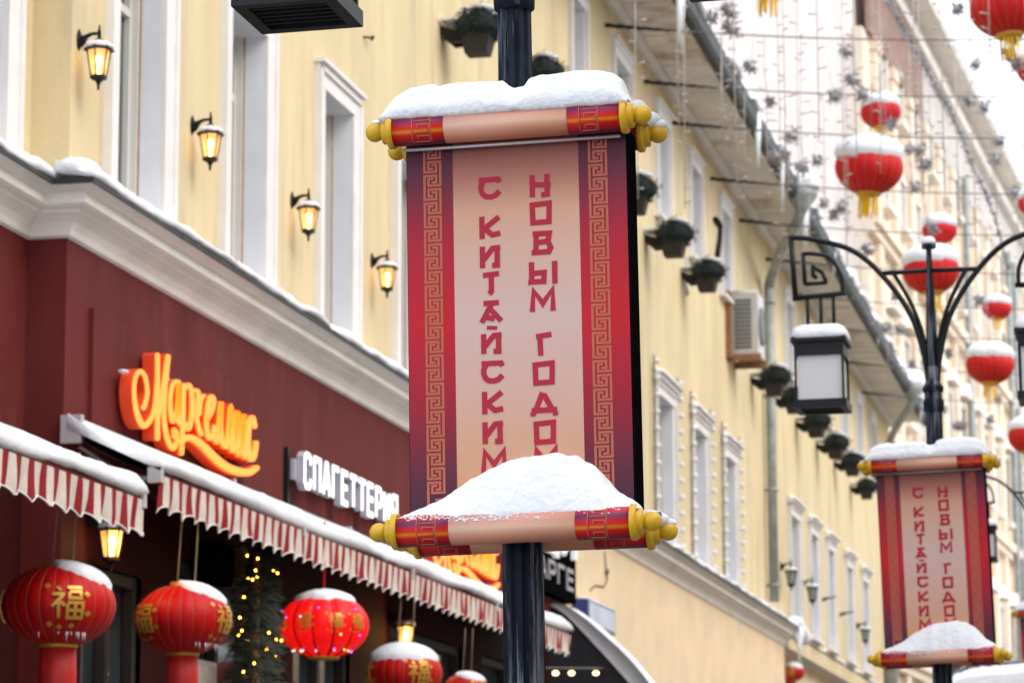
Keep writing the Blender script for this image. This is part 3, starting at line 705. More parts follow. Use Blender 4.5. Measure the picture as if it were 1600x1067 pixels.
def banner():
    b = thing('scroll_banner', (0, 0, 0), '', 'banner', 'red scroll banners on the lamp posts')
    m = MB(); m.box(-.402, .418, -.08, .08, -.70, .665); m.build('light_box', CASE, b, world=False)
    for f_, y, sgn in (('front', -.0815, 1), ('back', .0815, -1)):
        def fx(x): return x
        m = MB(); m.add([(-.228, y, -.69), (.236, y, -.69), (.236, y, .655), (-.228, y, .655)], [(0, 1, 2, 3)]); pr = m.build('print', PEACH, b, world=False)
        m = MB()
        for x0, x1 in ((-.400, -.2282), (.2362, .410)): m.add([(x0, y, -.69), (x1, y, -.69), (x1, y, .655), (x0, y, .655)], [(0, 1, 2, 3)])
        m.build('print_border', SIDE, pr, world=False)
        if sgn > 0:
            m = MB(); meander(m, -.334, -.275, -.68, .645, y - .0005); m.build('meander', MEANDER, pr, world=False); m = MB(); meander(m, .276, .337, -.68, .645, y - .0005); m.build('meander', MEANDER, pr, world=False)
        m = MB(); L1 = 'С КИТАЙСКИМ'; L2 = 'НОВЫМ ГОДОМ'
        c1 = [.475, None, .330, .223, .125, .019, -.090, -.198, -.309, -.416, -.520]
        c2 = [.472, .371, .263, .152, .053, None, -.107, -.212, -.322, -.425, -.520]
        if sgn > 0:
            for col, zs, x in ((L1, c1, -.134), (L2, c2, .054)):
                for ch, z in zip(col, zs):
                    if ch == ' ': continue
                    dx = -.006 if ch in 'М' else 0
                    ww = .092 if ch in 'М' else .078
                    if ch == 'Ы': ww = .092; dx = -.010
                    if ch == 'Г': ww = .062; dx = .01
                    if ch == 'Т': ww = .066; dx = .008
                    hh = .082
                    xx = x + dx + (.475 - z) * .0
                    m = MB(); glyph(m, ch, xx, z - hh / 2, ww, hh, .0195, y - .0006); m.build('letter', LETTER, pr, world=False)
    m = MB(); m.tube([(-.41, -.112, .628), (.395, -.112, .628)], .0065, 8); m.build('rail', ALU, b, world=False)
    for zc, lat in ((.692, -.004), (-.766, -.004)):
        scroll_roll(b, zc, -.150, lat - .004, 1); scroll_roll(b, zc - .004, .135, lat + .006, -1)
    # snow lying on the upper pair of rolls
    m = MB(); nx, ny = 130, 34
    TOP = [(-.475, .03), (-.455, .070), (-.42, .115), (-.37, .140), (-.30, .148), (-.268, .142), (-.262, .132), (-.25, .140), (-.18, .146), (-.025, .142), (-.005, .122), (.02, .108), (.055, .112), (.075, .142), (.12, .152), (.25, .158), (.33, .155), (.375, .142), (.41, .115), (.43, .06), (.438, .03)]
    def interp(T, x):
        for (a, p), (c_, q) in zip(T, T[1:]):
            if a <= x <= c_: return p + (q - p) * (x - a) / (c_ - a)
        return T[0][1] if x < T[0][0] else T[-1][1]
    def slab(y0, y1, T, zb, seed, xs=(-.475, .438), skew=0., edge=.5):
        vs = []; fs = []
        for i in range(nx + 1):
            x = xs[0] + (xs[1] - xs[0]) * i / nx
            h = interp(T, x)
            for j in range(ny + 1):
                t = j / ny; y = y0 + (y1 - y0) * t
                e = (1 - abs(2 * t - 1) ** 3.2) ** edge
                nn = .006 * nz(x * 9, y * 9, seed) + .003 * nz(x * 32, y * 32, seed)
                lay = .006 * nz(x * 3, 2.2, seed)
                cr = .009 * math.exp(-((e - .55 - .12 * nz(x * 2.5, 4, seed)) / .06) ** 2) * (t < .5)      # crust line between two snowfalls
                vs.append((x + skew * t, y + cr - .012 * (1 - e) * (t < .5), zb + .015 + (h - .015) * e + nn * e + lay))
        for i in range(nx):
            for j in range(ny):
                a = i * (ny + 1) + j; fs.append((a, a + ny + 1, a + ny + 2, a + 1))
        k0 = len(vs)
        for i in range(nx + 1):
            x, y, z = vs[i * (ny + 1)]; vs.append((x, y + .02, zb + .004 + .008 * nz(x * 14, 0, seed) + .005 * nz(x * 60, 3, seed)))
        for i in range(nx + 1):
            x, y, z = vs[i * (ny + 1) + ny]; vs.append((x, y - .02, zb))
        for i in range(nx):
            a = i * (ny + 1); fs.append((a, k0 + i, k0 + i + 1, a + ny + 1))
            a = a + ny; q = k0 + nx + 1 + i; fs.append((a, a + ny + 1, q + 1, q)); fs.append((k0 + i, q, q + 1, k0 + i + 1))
        for i in (0, nx):
            a = i * (ny + 1); fs.append(tuple(a + j for j in range(ny + 1)) + (k0 + nx + 1 + i, k0 + i))
        m.add(vs, fs, True)
    slab(-.195, .02, TOP, .718, 3.1)
    slab(.0, .185, [(x, h * .86) for x, h in TOP], .712, 8.4, xs=(-.46, .466))
    m.ball((-.492, -.150, .728), .018, 10, 6, (1.3, 1, .5)); m.ball((.499, .135, .720), .03, 12, 8, (1.1, 1, .7)); m.ball((.462, .125, .738), .036, 12, 8, (1.3, 1, .9)); m.ball((.44, .03, .755), .04, 12, 8, (.9, 1.5, .9))
    m.build('upper_snow', SNOW, b, world=False)
    # heap of snow drifted against the panel on the lower pair of rolls
    m = MB(); HP = [(-.435, .0), (-.40, .018), (-.34, .030), (-.27, .062), (-.2, .108), (-.13, .150), (-.06, .180), (0, .196), (.07, .204), (.15, .202), (.21, .188), (.255, .172), (.295, .138), (.33, .098), (.365, .060), (.405, .038), (.43, .014), (.44, 0)]
    nx, ny = 110, 18; vs = []; fs = []
    for i in range(nx + 1):
        x = -.435 + .875 * i / nx; h = interp(HP, x)
        for j in range(ny + 1):
            t = j / ny; y = -.19 + (.108) * t
            e = math.sin(min(1, t * 1.12) * math.pi / 2) ** .75
            nn = (.012 * nz(x * 7, t * 2, 4.2) + .005 * nz(x * 26, t * 8, 1.) + .0025 * nz(x * 70, t * 24, 2.)) * (.35 + e) * min(1, h / .03)
            z = -.722 + .012 * t + h * e + nn + .007 * nz(x * 16, 0, 6) * (1 - t)
            vs.append((x, y + .010 * nz(x * 12, 1, 3) * (1 - t), z - (.028 * (1 - t) ** 2 if h > .02 else 0)))
    for i in range(nx):
        for j in range(ny):
            a = i * (ny + 1) + j; fs.append((a, a + ny + 1, a + ny + 2, a + 1))
    k0 = len(vs)
    for i in range(nx + 1): vs.append((-.435 + .875 * i / nx, -.145, -.735)); 
    for i in range(nx + 1): vs.append((-.435 + .875 * i / nx, -.082, -.735))
    for i in range(nx):
        a = i * (ny + 1); q = k0 + nx + 1 + i
        fs += [(a, k0 + i, k0 + i + 1, a + ny + 1), (a + ny, a + 2 * ny + 1, q + 1, q), (k0 + i, q, q + 1, k0 + i + 1)]
    m.add(vs, fs, True)
    for i in range(260):                      # crumbs frozen on the roll
        x = random.uniform(-.40, .02) if random.random() < .8 else random.uniform(-.4, .4); th = random.uniform(20, 62) if x > -.25 else random.uniform(35, 70)
        m.ball((x, -.150 - .057 * math.cos(R(th)), -.766 + .057 * math.sin(R(th))), random.uniform(.0012, .0036), 6, 4, (2.0, .6, .9))
    HB = [(-.44, 0), (-.3, .05), (0, .12), (.2, .12), (.35, .05), (.46, .02), (.48, 0)]
    slab(.082, .19, HB, -.722, 5.5, xs=(-.44, .48))
    m.ball((.497, .135, -.741), .024, 12, 8, (1.2, 1, .7)); m.ball((.462, .120, -.730), .034, 12, 8, (1.2, 1, .8)); m.ball((.43, .10, -.722), .04, 12, 8, (1.3, 1, .7))
    m.build('lower_snow', SNOW, b, world=False)
    return b
bn = banner()
place(bn, P1, 'large sharp red scroll banner on the nearest post, with snow heaped over its foot', rot=(0, R(-.8), 0))
place(copy_tree(bn), (P2.x - .02, P2.y, P2.z - .80), 'smaller blurred red scroll banner on the second lamp post at right', rot=(0, R(-1.6), 0), scale=.975)
place(copy_tree(bn), at(1640, 1030, 46), 'farthest scroll banner, only its left roll end showing at the right edge', rot=(0, R(-1), 0))

# ================================================================== WALL LANTERNS
def wall_lantern(lit):
    t = thing('wall_lantern', (0, 0, 0), '', 'wall lamp', 'black wall lanterns along the yellow facade')
    m = MB(); m.lathe([(.0, .0), (.035, .0), (.045, .012), (.02, .03)], 16, Matrix.Rotation(R(90), 4, 'Y') @ Matrix.Diagonal((1.9, .8, 1, 1)))
    m.tube([(.02, 0, .0), (.06, 0, .018), (.11, 0, .04), (.17, 0, .04)], [.026, .02, .014, .012], 8)
    m.tube([(.02, 0, -.05), (.05, 0, -.02), (.075, 0, .02)], [.02, .016, .01], 8)
    m.tube([(.17, 0, .09), (.17, 0, .06), (.17, 0, -.02)], [.006, .014, .016], 8); m.ball((.17, 0, .095), .010, 8, 6)
    m.build('bracket', BLACK, t, world=False)
    M = Matrix.Translation((.17, 0, 0))
    m = MB(); m.lathe([(.02, 0), (.05, -.022), (.122, -.09), (.118, -.098), (.02, -.094)], 6, M, R(30), smooth=False); cap = m.build('lantern_roof', BLACK, t, world=False)
    if True:
        s = MB(); snow_dome(s, (.17, 0, -.076), .098, .098, .055, 18, 6, seed=2, amp=.25); s.build('snow', SNOW, cap, world=False)
    m = MB(); m.lathe([(.0, -.405), (.010, -.395), (.012, -.36), (.022, -.34), (.03, -.33), (.066, -.315), (.066, -.29), (.02, -.288)], 6, M, R(30), smooth=False)
    for k in range(6):
        a = R(30 + 60 * k); m.tube([(.17 + .091 * math.cos(a), .091 * math.sin(a), -.09), (.17 + .058 * math.cos(a), .058 * math.sin(a), -.295)], .0065, 5)
    m.build('cage', BLACK, t, world=False)
    m = MB(); m.lathe([(.085, -.097), (.054, -.287)], 6, M, R(30), smooth=False); m.build('pane', PANE_LIT if lit else PANE_OFF, t, world=False)
    if lit:
        m = MB()
        m.ball((.17, 0, -.165), .026, 12, 8, (1, 1, 1.35)); m.tube([(.17, 0, -.28), (.17, 0, -.2)], .012, 8)
        m.build('bulb', BULB, t, world=False)
    return t
wl = wall_lantern(True); wu = wall_lantern(False)
labs = ['lit wall lantern nearest the top left corner, left of the first tall window', 'lit wall lantern between the first and second tall windows of the yellow wall', 'lit wall lantern between the second and third tall windows of the yellow wall', 'lit wall lantern just left of the large banner, beside the fourth window']
for i, (px, py) in enumerate(((122, 58), (299, 197), (455, 312), (580, 408))):
    p = onX(px, py, WX)
    place(wl if i == 0 else copy_tree(wl), (WX, p.y, 7.88), labs[i])
lab2 = ['unlit wall lantern beside the drainpipe, leftmost of the far three', 'unlit wall lantern in the middle of the far three lanterns', 'unlit wall lantern nearest the second banner, farthest of all']
for i, (px, py) in enumerate(((1219, 884), (1253, 910), (1338, 977))):
    p = onX(px, py, WX); place(wu if i == 0 else copy_tree(wu), p, lab2[i], scale=1.3)
for i, (px, py) in enumerate(((1283, 937), (1312, 960))):
    p = onX(px, py, WX); m = MB(); m.tube([(0, 0, 0), (.2, 0, .05), (.32, 0, .06), (.33, 0, .1)], [.045, .02, .016, .01], 8)
    tag(place(m.build('lantern_bracket', BLACK, world=False), p), ('bare black lantern bracket without lantern, the left one of two', 'bare black lantern bracket without lantern, the right one of two')[i], 'bracket', 'bare lantern brackets')
for i, (X, px, py) in enumerate(((WX, 141, 815), (WX, 608, 968))):
    p = onX(px, py, X)
    o = place(copy_tree(wl), (X, p.y, p.z + .02), ('glowing wall lantern under the left striped awning, above the first red lantern', 'glowing wall lantern under the long awning, above the fourth red lantern')[i], 'wall lanterns under the awnings')
    ld = bpy.data.lights.new('lantern_light', 'POINT'); ld.energy = 5; ld.color = (1, .55, .2); ld.shadow_soft_size = .05
    lo = bpy.data.objects.new('lantern_light', ld); COL.objects.link(lo); lo.parent = o; lo.location = (.30, -.06, -.2)

# ================================================================== AWNINGS
def awning(name, loc, y0, y1, Xw, Xf, zw, zf, zv, label, seed):
    t = thing(name, (Xf, y0, zf), label, 'awning', 'red and white striped awnings')
    m = MB(); n = int((y1 - y0) / .04); K = 5
    for under in (0, 1):
        vs = []; fs = []
        for j in range(n + 1):
            y = y0 + (y1 - y0) * j / n
            for i in range(K + 1):
                a = i / K; sag = -.025 * math.sin(a * math.pi) * (1 + .4 * nz(y * 1.3, 0, seed))
                vs.append((Xw + (Xf - Xw) * a, y, zw + (zf - zw) * a + sag - .006 * under))
        for j in range(n):
            for i in range(K):
                a = j * (K + 1) + i; fs.append((a, a + K + 1, a + K + 2, a + 1) if under else (a, a + 1, a + K + 2, a + K + 1))
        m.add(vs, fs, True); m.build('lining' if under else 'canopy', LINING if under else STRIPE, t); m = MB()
    m = MB(); vs = []; fs = []; Q = 5
    for j in range(n + 1):
        y = y0 + (y1 - y0) * j / n
        sc = .5 - .5 * abs(math.sin(math.pi * (y - y0) / .30)) ; drop = (zf - zv) * (.80 + .26 * (sc * 2) ** 1.4 * .8)
        for i in range(Q + 1):
            a = i / Q
            vs.append((Xf + .02 + a * (.018 * math.sin(y * 21 + seed) + .022 * nz(y * 4, a, seed) - .01), y + a * .02 * nz(y * 3, 7, seed), zf - .005 - drop * a))
    for j in range(n):
        for i in range(Q):
            a = j * (Q + 1) + i; fs.append((a, a + 1, a + Q + 2, a + Q + 1))
    m.add(vs, fs, True)
    vo = m.build('valance', STRIPE, t)
    m = MB(); m.tube([vs[j * (Q + 1) + Q] for j in range(n + 1)], .006, 4); m.build('hem', TRIM, vo)
    m = MB(); m.box(Xf - .04, Xf + .012, y0, y1, zf - .035, zf + .02); m.build('front_bar', MAROON, t)
    m = MB(); m.tube([(Xw + .08, y0 + .03, zw + .03), (Xw + .08, y1 - .03, zw + .03)], .055, 12); m.build('roller', LINING, t)
    for yy in [y0 + .02] + ([y1 - .02] if y1 < 30 else []) + [y0 + .02 + k * 3.8 for k in range(1, int((y1 - y0) / 3.8))]:
        m = MB(); m.box(Xw, Xw + .16, yy - .03, yy + .03, zw - .09, zw + .12); m.box(Xf - .07, Xf + .035, yy - .035, yy + .025, zf - .06, zf + .05)
        m.tube([(Xw + .1, yy + .1, zw - .1), ((Xw + Xf) / 2 - .05, yy + .35, (zw + zf) / 2 - .1), (Xf - .05, yy + .05, zf - .03)], .02, 8)
        m.build('arm', ALU, t)
    m = MB(); d = Xf - Xw
    snow_strip(m, y0 - .015, y1 + .01, [(Xw + .05, zw + .02), (Xf + .015, zf + .015), (Xf + .045, zf + .05), (Xf + .03, zf + .11), (Xf - .03, zf + .165), (Xf - .12, zf + .195), (Xf - .3, zf + .235), (Xw + d * .45, (zw + zf) / 2 + .17), (Xw + .06, zw + .13)], seed=seed, amp=.032, freq=.8, ends=.8, step=.07)
    m.build('snow', SNOW, t)
    return t
awning('striped_awning', None, 12.2, 20.36, RX, -7.0, 4.72, 4.20, 3.935, 'shorter red and white striped awning at the left edge, loaded with snow', 2.2)
awning('striped_awning', None, 21.42, 37.0, WX, -7.25, 4.86, 4.52, 4.245, 'long red and white striped awning under the orange script sign', 6.7)

# black quarter-round canopy beyond the long awning
t = thing('black_canopy', (WX, 39.5, 4.0), 'black rounded shop canopy with snow on top, right of the nearest post', 'awning')
arc = [(0, 5.10), (.18, 5.0), (.36, 4.83), (.56, 4.62), (.78, 4.38), (1.06, 4.06), (1.25, 3.83), (1.45, 3.6)]
m = MB(); Ya, Yb2 = 39.5, 40.2
vs = [(WX + o, y, z) for y in (Ya, Yb2) for o, z in arc]; n = len(arc)
m.add(vs, [(i, i + 1, n + i + 1, n + i) for i in range(n - 1)], True)
m.add([(WX + o, Ya, z) for o, z in arc] + [(WX, Ya, 3.6)], [tuple(range(n + 1))]); m.add([(WX + o, Yb2, z) for o, z in arc] + [(WX, Yb2, 3.6)], [tuple(range(n + 1))[::-1]])
m.build('canopy', FABRIC_BLK, t)
m = MB(); vs = []; fs = []; ns = 24
P = smooth_path([(o, z) for o, z in arc], 4); q = len(P)
for j in range(ns + 1):
    y = Ya - .05 + (Yb2 - Ya) * j / ns
    for i, (o, z) in enumerate(P):
        k = .015 + .27 * (i / q) ** .55 * (1 - (i / q) ** 7) + .0 + .02 * nz(y * 2, i * .2, 5); k *= 1
        vs.append((WX + o + k * .62, y, z + k * .78))
base = len(vs)
for j in range(ns + 1):
    y = Ya - .03 + (Yb2 - Ya) * j / ns
    for o, z in P: vs.append((WX + o + .004, y, z + .005))
for j in range(ns):
    for i in range(q - 1):
        a = j * q + i; fs += [(a, a + 1, a + q + 1, a + q)]
for i in range(q - 1): fs.append((i, i + 1, base + i + 1, base + i))
for j in range(ns): fs.append((j * q + q - 1, (j + 1) * q + q - 1, base + (j + 1) * q + q - 1, base + j * q + q - 1))
m.add(vs, fs, True); m.build('snow', SNOW, t)
CB = []
for px in (868, 893, 931, 955): CB.append(onX(px, 1051, -7.3))
t2 = thing('string_of_bulbs', (-7.3, 40, 4.1), 'row of warm glowing bulbs under the black canopy', 'string lights')
cbm = mat('canopy_bulb', (1, .8, .5), .5, emit=3, ecol=(1, .7, .32))
for p in CB: m = MB(); m.ball(p, .040, 12, 8, (1, 1, .7)); m.build('bulb', cbm, t2)
m = MB(); p0, p1 = onX(850, 1051, -7.3), onX(975, 1051, -7.3); m.tube([p0 + Vector((0, 0, .06)), p1 + Vector((0, 0, .06))], .012, 6); m.build('cable', CABLE, t2)

# ================================================================== SIGNS
SC = 4.85
def zp(u, v): return 180 + u / SC, 540 + v / SC
SXF = -7.83
def script_fn(u, v, h):
    px, py = zp(u, v); p = onX(px, py, SXF); return Vector((SXF + h, p.y, p.z))
STROKES = [
 [(212, 470, 44), (226, 440, 40), (242, 350, 34), (226, 240, 36), (188, 195, 40), (152, 240, 36), (141, 340, 34), (154, 470, 42), (186, 572, 50), (220, 606, 50), (264, 562, 44), (293, 480, 36), (310, 340, 36), (317, 200, 38), (318, 72, 40)],
 [(318, 110, 38), (318, 400, 40), (317, 700, 42)],
 [(318, 560, 34), (348, 400, 36), (372, 240, 38), (396, 84, 42)],
 [(394, 100, 40), (374, 320, 36), (366, 480, 36), (372, 610, 38), (398, 722, 42), (434, 776, 44), (462, 728, 40), (458, 660, 36), (442, 636, 34), (440, 690, 34)],
 [(478, 275, 32), (442, 278, 34), (418, 350, 34), (412, 460, 36), (428, 568, 40), (450, 545, 34), (468, 440, 34), (474, 290, 34), (470, 540, 36), (492, 602, 36)],
 [(514, 300, 34), (508, 560, 36), (496, 815, 38)],
 [(522, 330, 32), (552, 298, 34), (574, 370, 36), (574, 520, 38), (550, 628, 40), (522, 590, 34)],
 [(600, 338, 34), (622, 360, 34), (614, 470, 32), (612, 560, 34), (642, 672, 38)],
 [(662, 380, 32), (640, 410, 34), (628, 520, 34)],
 [(690, 560, 32), (726, 490, 32), (738, 412, 34), (716, 388, 34), (692, 470, 34), (684, 600, 36), (702, 700, 38), (734, 670, 34), (744, 612, 32)],
 [(738, 690, 32), (762, 730, 34), (778, 620, 34), (794, 425, 36), (790, 620, 34), (806, 745, 36), (832, 768, 34)],
 [(832, 770, 34), (850, 640, 34), (868, 468, 36), (862, 660, 34), (878, 798, 38)],
 [(880, 795, 34), (900, 650, 34), (916, 495, 36), (908, 690, 36), (926, 822, 36), (948, 720, 34), (964, 520, 36), (956, 740, 36), (970, 845, 36)],
 [(972, 840, 34), (990, 700, 34)],
 [(1044, 612, 36), (1028, 545, 36), (1004, 590, 36), (994, 720, 38), (1002, 838, 42), (1030, 855, 42), (1050, 790, 36), (1056, 735, 34)],
 [(480, 735, 36), (530, 698, 50), (584, 708, 56), (655, 762, 60), (742, 850, 64), (830, 918, 66), (920, 952, 66), (1000, 958, 60), (1058, 925, 44)],
]
sg = thing('script_sign', (SXF - .1, onX(200, 640, SXF).y, 5.4), 'glowing orange script sign above the long awning, wholly visible at left', 'sign', 'orange script signs')
bm_, fm = MB(), MB()
for i, s in enumerate(STROKES):
    q = smooth_path(s, 6)
    ribbon(bm_, q, 38, script_fn, -.10, .0 - .0006 * i, rnd=True)
    q2 = [(a, b_, c_ * .86) for a, b_, c_ in q]
    ribbon(fm, q2, 34, script_fn, .001, .004 + .0012 * i, rnd=True)
bd = bm_.build('letter_body', ORANGES, sg); fm.build('letter_face', ORANGE, sg)
m = MB()
for (u, v, w_) in ((110, 195, 50), (420, 250, 30), (655, 372, 34), (810, 650, 20), (985, 545, 20)):
    p = script_fn(u, v, -.05); m.ball(p + Vector((0, 0, .0)), .03, 10, 6, (1.4, 2.2, .5))
m.build('snow', SNOW, sg)
m = MB()
for u in (300, 700, 960):
    p = script_fn(u, 800, -.12); m.box(WX, WX + .02, p.y - .02, p.y + .02, p.z - .35, p.z + .1); m.box(WX + .02, SXF - .101, p.y - .02, p.y + .02, p.z - .05, p.z)
m.build('mount', BLACK, sg)
o = copy_tree(sg); dy = onX(778, 918, SXF).y - onX(400, 735, SXF).y
place(o, (sg.location.x, sg.location.y + dy, sg.location.z - .12), 'second orange script sign, only its lower half showing below the large banner')
# block letters
LB = {'С': [[(.9, .72), (.9, .9), (.72, 1), (.28, 1), (.1, .88), (.1, .12), (.28, 0), (.72, 0), (.9, .1), (.9, .28)]], 'П': [[(.1, 0), (.1, 1), (.9, 1), (.9, 0)]], 'А': [[(.04, 0), (.42, 1), (.58, 1), (.96, 0)], [(.24, .3), (.76, .3)]],
      'Г': [[(.1, 0), (.1, 1), (.95, 1)]], 'Е': [[(.95, 1), (.1, 1), (.1, 0), (.95, 0)], [(.2, .52), (.85, .52)]], 'Т': [[(0, 1), (1, 1)], [(.5, .9), (.5, 0)]], 'Р': [[(.1, 0), (.1, 1), (.75, 1), (.92, .88), (.92, .58), (.75, .44), (.2, .44)]],
      'И': [[(.1, 1), (.1, 0)], [(.2, .08), (.82, .92)], [(.92, 1), (.92, 0)]], 'Ц': [[(.1, 1), (.1, 0), (.86, 0), (.86, 1)], [(.95, .06), (.95, -.2)]], 'Б': [[(.9, 1), (.1, 1), (.1, 0), (.9, 0), (.9, .5), (.2, .5)]],
      'Я': [[(.9, 0), (.9, 1), (.25, 1), (.08, .88), (.08, .6), (.25, .46), (.8, .46)], [(.45, .4), (.1, 0)]]}
word = 'СПАГЕТТЕРИЯ'; ya, yb, za, zb = 27.28, 30.86, 5.15, 5.50
sb = thing('block_letter_sign', (WX, ya, za), 'glowing white block letter sign reading spaghetteria in Cyrillic, between orange script and banner', 'sign')
cw = (yb - ya) / len(word)
for i, ch in enumerate(word):
    bm_, fm = MB(), MB()
    for k, s in enumerate(LB[ch]):
        P = [(ya + cw * (i + .13 + .74 * a), za + .03 + (zb - za - .06) * b_) for a, b_ in s]
        # wide strokes along the wall, thin ones across: thicken in a stretched space
        fnb = lambda u, v, h_: Vector((WX + .17 + h_, u, v))
        ribbon(bm_, P, .062, fnb, -.07, -.001 - .002 * k); ribbon(fm, P, .056, fnb, 0.0, .003 + .002 * k)
    bo_ = bm_.build('letter', WHITESIDE, sb); fm.build('face', WHITELIT, bo_)
m = MB(); m.box(WX + .06, WX + .098, ya - .03, yb, za + .08, zb - .08); m.build('backing', WHITESIDE, sb)
m = MB(); m.box(WX + .001, WX + .055, ya - .09, ya - .03, za - .35, zb + .02); m.box(WX + .03, WX + .055, ya - .03, yb, za + .12, za + .16); m.build('mount', BLACK, sb)
# black board with white lettering, right of the post
t = thing('shop_board', (WX, 38.2, 5.2), 'black shop board with white lettering, half hidden by the nearest post', 'sign')
m = MB(); m.box(WX + .02, WX + .16, 36.6, 40.5, 5.2, 6.3); m.build('board', CASE, t)
m = MB()
fnb = lambda u, v, h_: Vector((WX + .161 + h_, u, v))
bw = mat('board_white', (.74, .75, .76), .5, emit=.2, ecol=(1, 1, 1)); bg_ = mat('board_grey', (.34, .34, .36), .5)
for i, ch in enumerate('ЦИ'):
    m = MB()
    for k, s in enumerate(LB[ch]): ribbon(m, [(38.0 + i * 1.25 + 1.05 * a, 5.76 + .46 * b_) for a, b_ in s], .13, fnb, 0, .06 + .003 * k)
    m.build('letter', bw, t)
for i, ch in enumerate('АРГЕ'):
    m = MB()
    for k, s in enumerate(LB[ch]): ribbon(m, [(38.0 + i * .6 + .46 * a, 5.36 + .24 * b_) for a, b_ in s], .05, fnb, 0, .02 + .003 * k)
    m.build('letter', bg_, t)
t = thing('projecting_sign', (WX, 41.5, 5), 'small blue and grey sign box on the yellow stone wall', 'sign')
m = MB(); m.box(WX + .03, WX + .22, 41.0, 43.1, 4.98, 5.32); m.build('case', BLUE, t)
m = MB(); m.box(WX + .221, WX + .232, 41.08, 43.0, 5.01, 5.29); m.build('face', BLUEF, t)
m = MB(); snow_strip(m, 41.0, 43.1, [(WX + .03, 5.322), (WX + .22, 5.322), (WX + .2, 5.35), (WX + .04, 5.36)], amp=.01, seed=3); m.build('snow', SNOW, t)
m = MB(); m.box(WX, WX + .03, 41.4, 41.5, 5.1, 5.2); m.box(WX, WX + .03, 42.6, 42.7, 5.1, 5.2); m.build('mount', BLACK, t)
m = MB(); pts = [onX(x, y, WX + .012) for x, y in ((945, 862), (947, 893), (949, 905), (944, 916), (930, 914), (922, 922))]; m.tube(pts, .01, 6); m.ball(pts[1], .05, 8, 6)
tag(m.build('loose_wire', CABLE), 'thin loose wire hanging on the yellow stone wall above the blue sign', 'wire')
p = onX(572, 63, WX); m = MB(); m.tube([(WX, p.y - .12, p.z), (WX + .05, p.y - .06, p.z + .005), (WX + .08, p.y, p.z + .03), (WX + .06, p.y + .06, p.z + .03), (WX + .05, p.y + .02, p.z)], .012, 6)
tag(m.build('wall_hook', BLACK), 'small iron hook on the bare yellow wall above the windows', 'hook')
p = onX(310, 1053, WX); t = thing('poster', (WX, p.y, p.z), 'pale framed notice on the dark wall below the second red lantern', 'poster')
m = MB(); m.box(WX, WX + .03, p.y - .4, p.y + .4, p.z - .35, p.z + .12); m.build('frame', ALU, t); m = MB(); m.box(WX + .031, WX + .035, p.y - .35, p.y + .35, p.z - .3, p.z + .08); m.build('sheet', POSTER, t)
p = onX(308, 880, WX); m = MB(); m.box(WX, WX + .25, p.y - .15, p.y + .2, p.z - .18, p.z + .16); m.box(WX + .25, WX + .27, p.y - .12, p.y + .17, p.z - .15, p.z + .13)
tag(m.build('loudspeaker', CASE), 'black loudspeaker box on the dark wall above the second red lantern', 'speaker')

# ================================================================== RED LANTERNS
FU = [[(.16, .98), (.30, .86)], [(.02, .74), (.40, .74)], [(.36, .70), (.02, .36)], [(.22, .55), (.22, .0)], [(.28, .50), (.42, .38)], [(.50, .95), (.98, .95)],
      [(.56, .82), (.92, .82), (.92, .62), (.56, .62), (.56, .78)], [(.50, .48), (.98, .48), (.98, .02), (.50, .02), (.50, .44)], [(.54, .25), (.94, .25)], [(.74, .44), (.74, .06)]]
def spheroid(u, v, rx, rz, off=0., p=1.):
    """u = azimuth, v = latitude (radians)"""
    return Vector(((rx + off) * math.cos(v) * math.cos(u), (rx + off) * math.cos(v) * math.sin(u), (rz + off) * math.sin(v)))
def lantern_body(rx, rz, ribs, puff=.02, n=96, m=20):
    b = MB(); vs = []; fs = []
    v0, v1 = R(-68), R(68)
    for i in range(m + 1):
        v = v0 + (v1 - v0) * i / m
        for k in range(n):
            u = 2 * math.pi * k / n
            q = 1 - puff * (1 - abs(math.sin(u * ribs / 2))) ** 2
            vs.append(spheroid(u, v, rx * q, rz))
    for i in range(m):
        for k in range(n): fs.append((i * n + k, i * n + (k + 1) % n, (i + 1) * n + (k + 1) % n, (i + 1) * n + k))
    fs.append(tuple(range(n))[::-1]); fs.append(tuple(range(m * n, (m + 1) * n)))
    b.add(vs, fs, True); return b
def lantern_snow(rx, rz, th, lat0, az=None, tilt=0., n=48, m=10, seed=0):
    """cap of snow frozen to the upper side; az shifts it towards one side"""
    b = MB(); vs = []; fs = []
    for i in range(m + 1):
        t = i / m
        for k in range(n):
            u = 2 * math.pi * k / n
            low = lat0 + (tilt * (1 - math.cos(u - az)) * .5 if az is not None else 0) + R(5) * nz(math.cos(u) * 3, math.sin(u) * 3, seed) + R(2.5) * nz(math.cos(u) * 11, math.sin(u) * 11, seed)
            low = min(low, R(86))
            v = low + (R(90) - low) * t
            h = th * min(1, (t * 4) ** .5) * (1 + .2 * nz(u * 2, t * 3, seed)) if t > 0 else -.004
            vs.append(spheroid(u, v, rx, rz, h))
    for i in range(m):
        for k in range(n): fs.append((i * n + k, i * n + (k + 1) % n, (i + 1) * n + (k + 1) % n, (i + 1) * n + k))
    b.add(vs, fs, True); return b
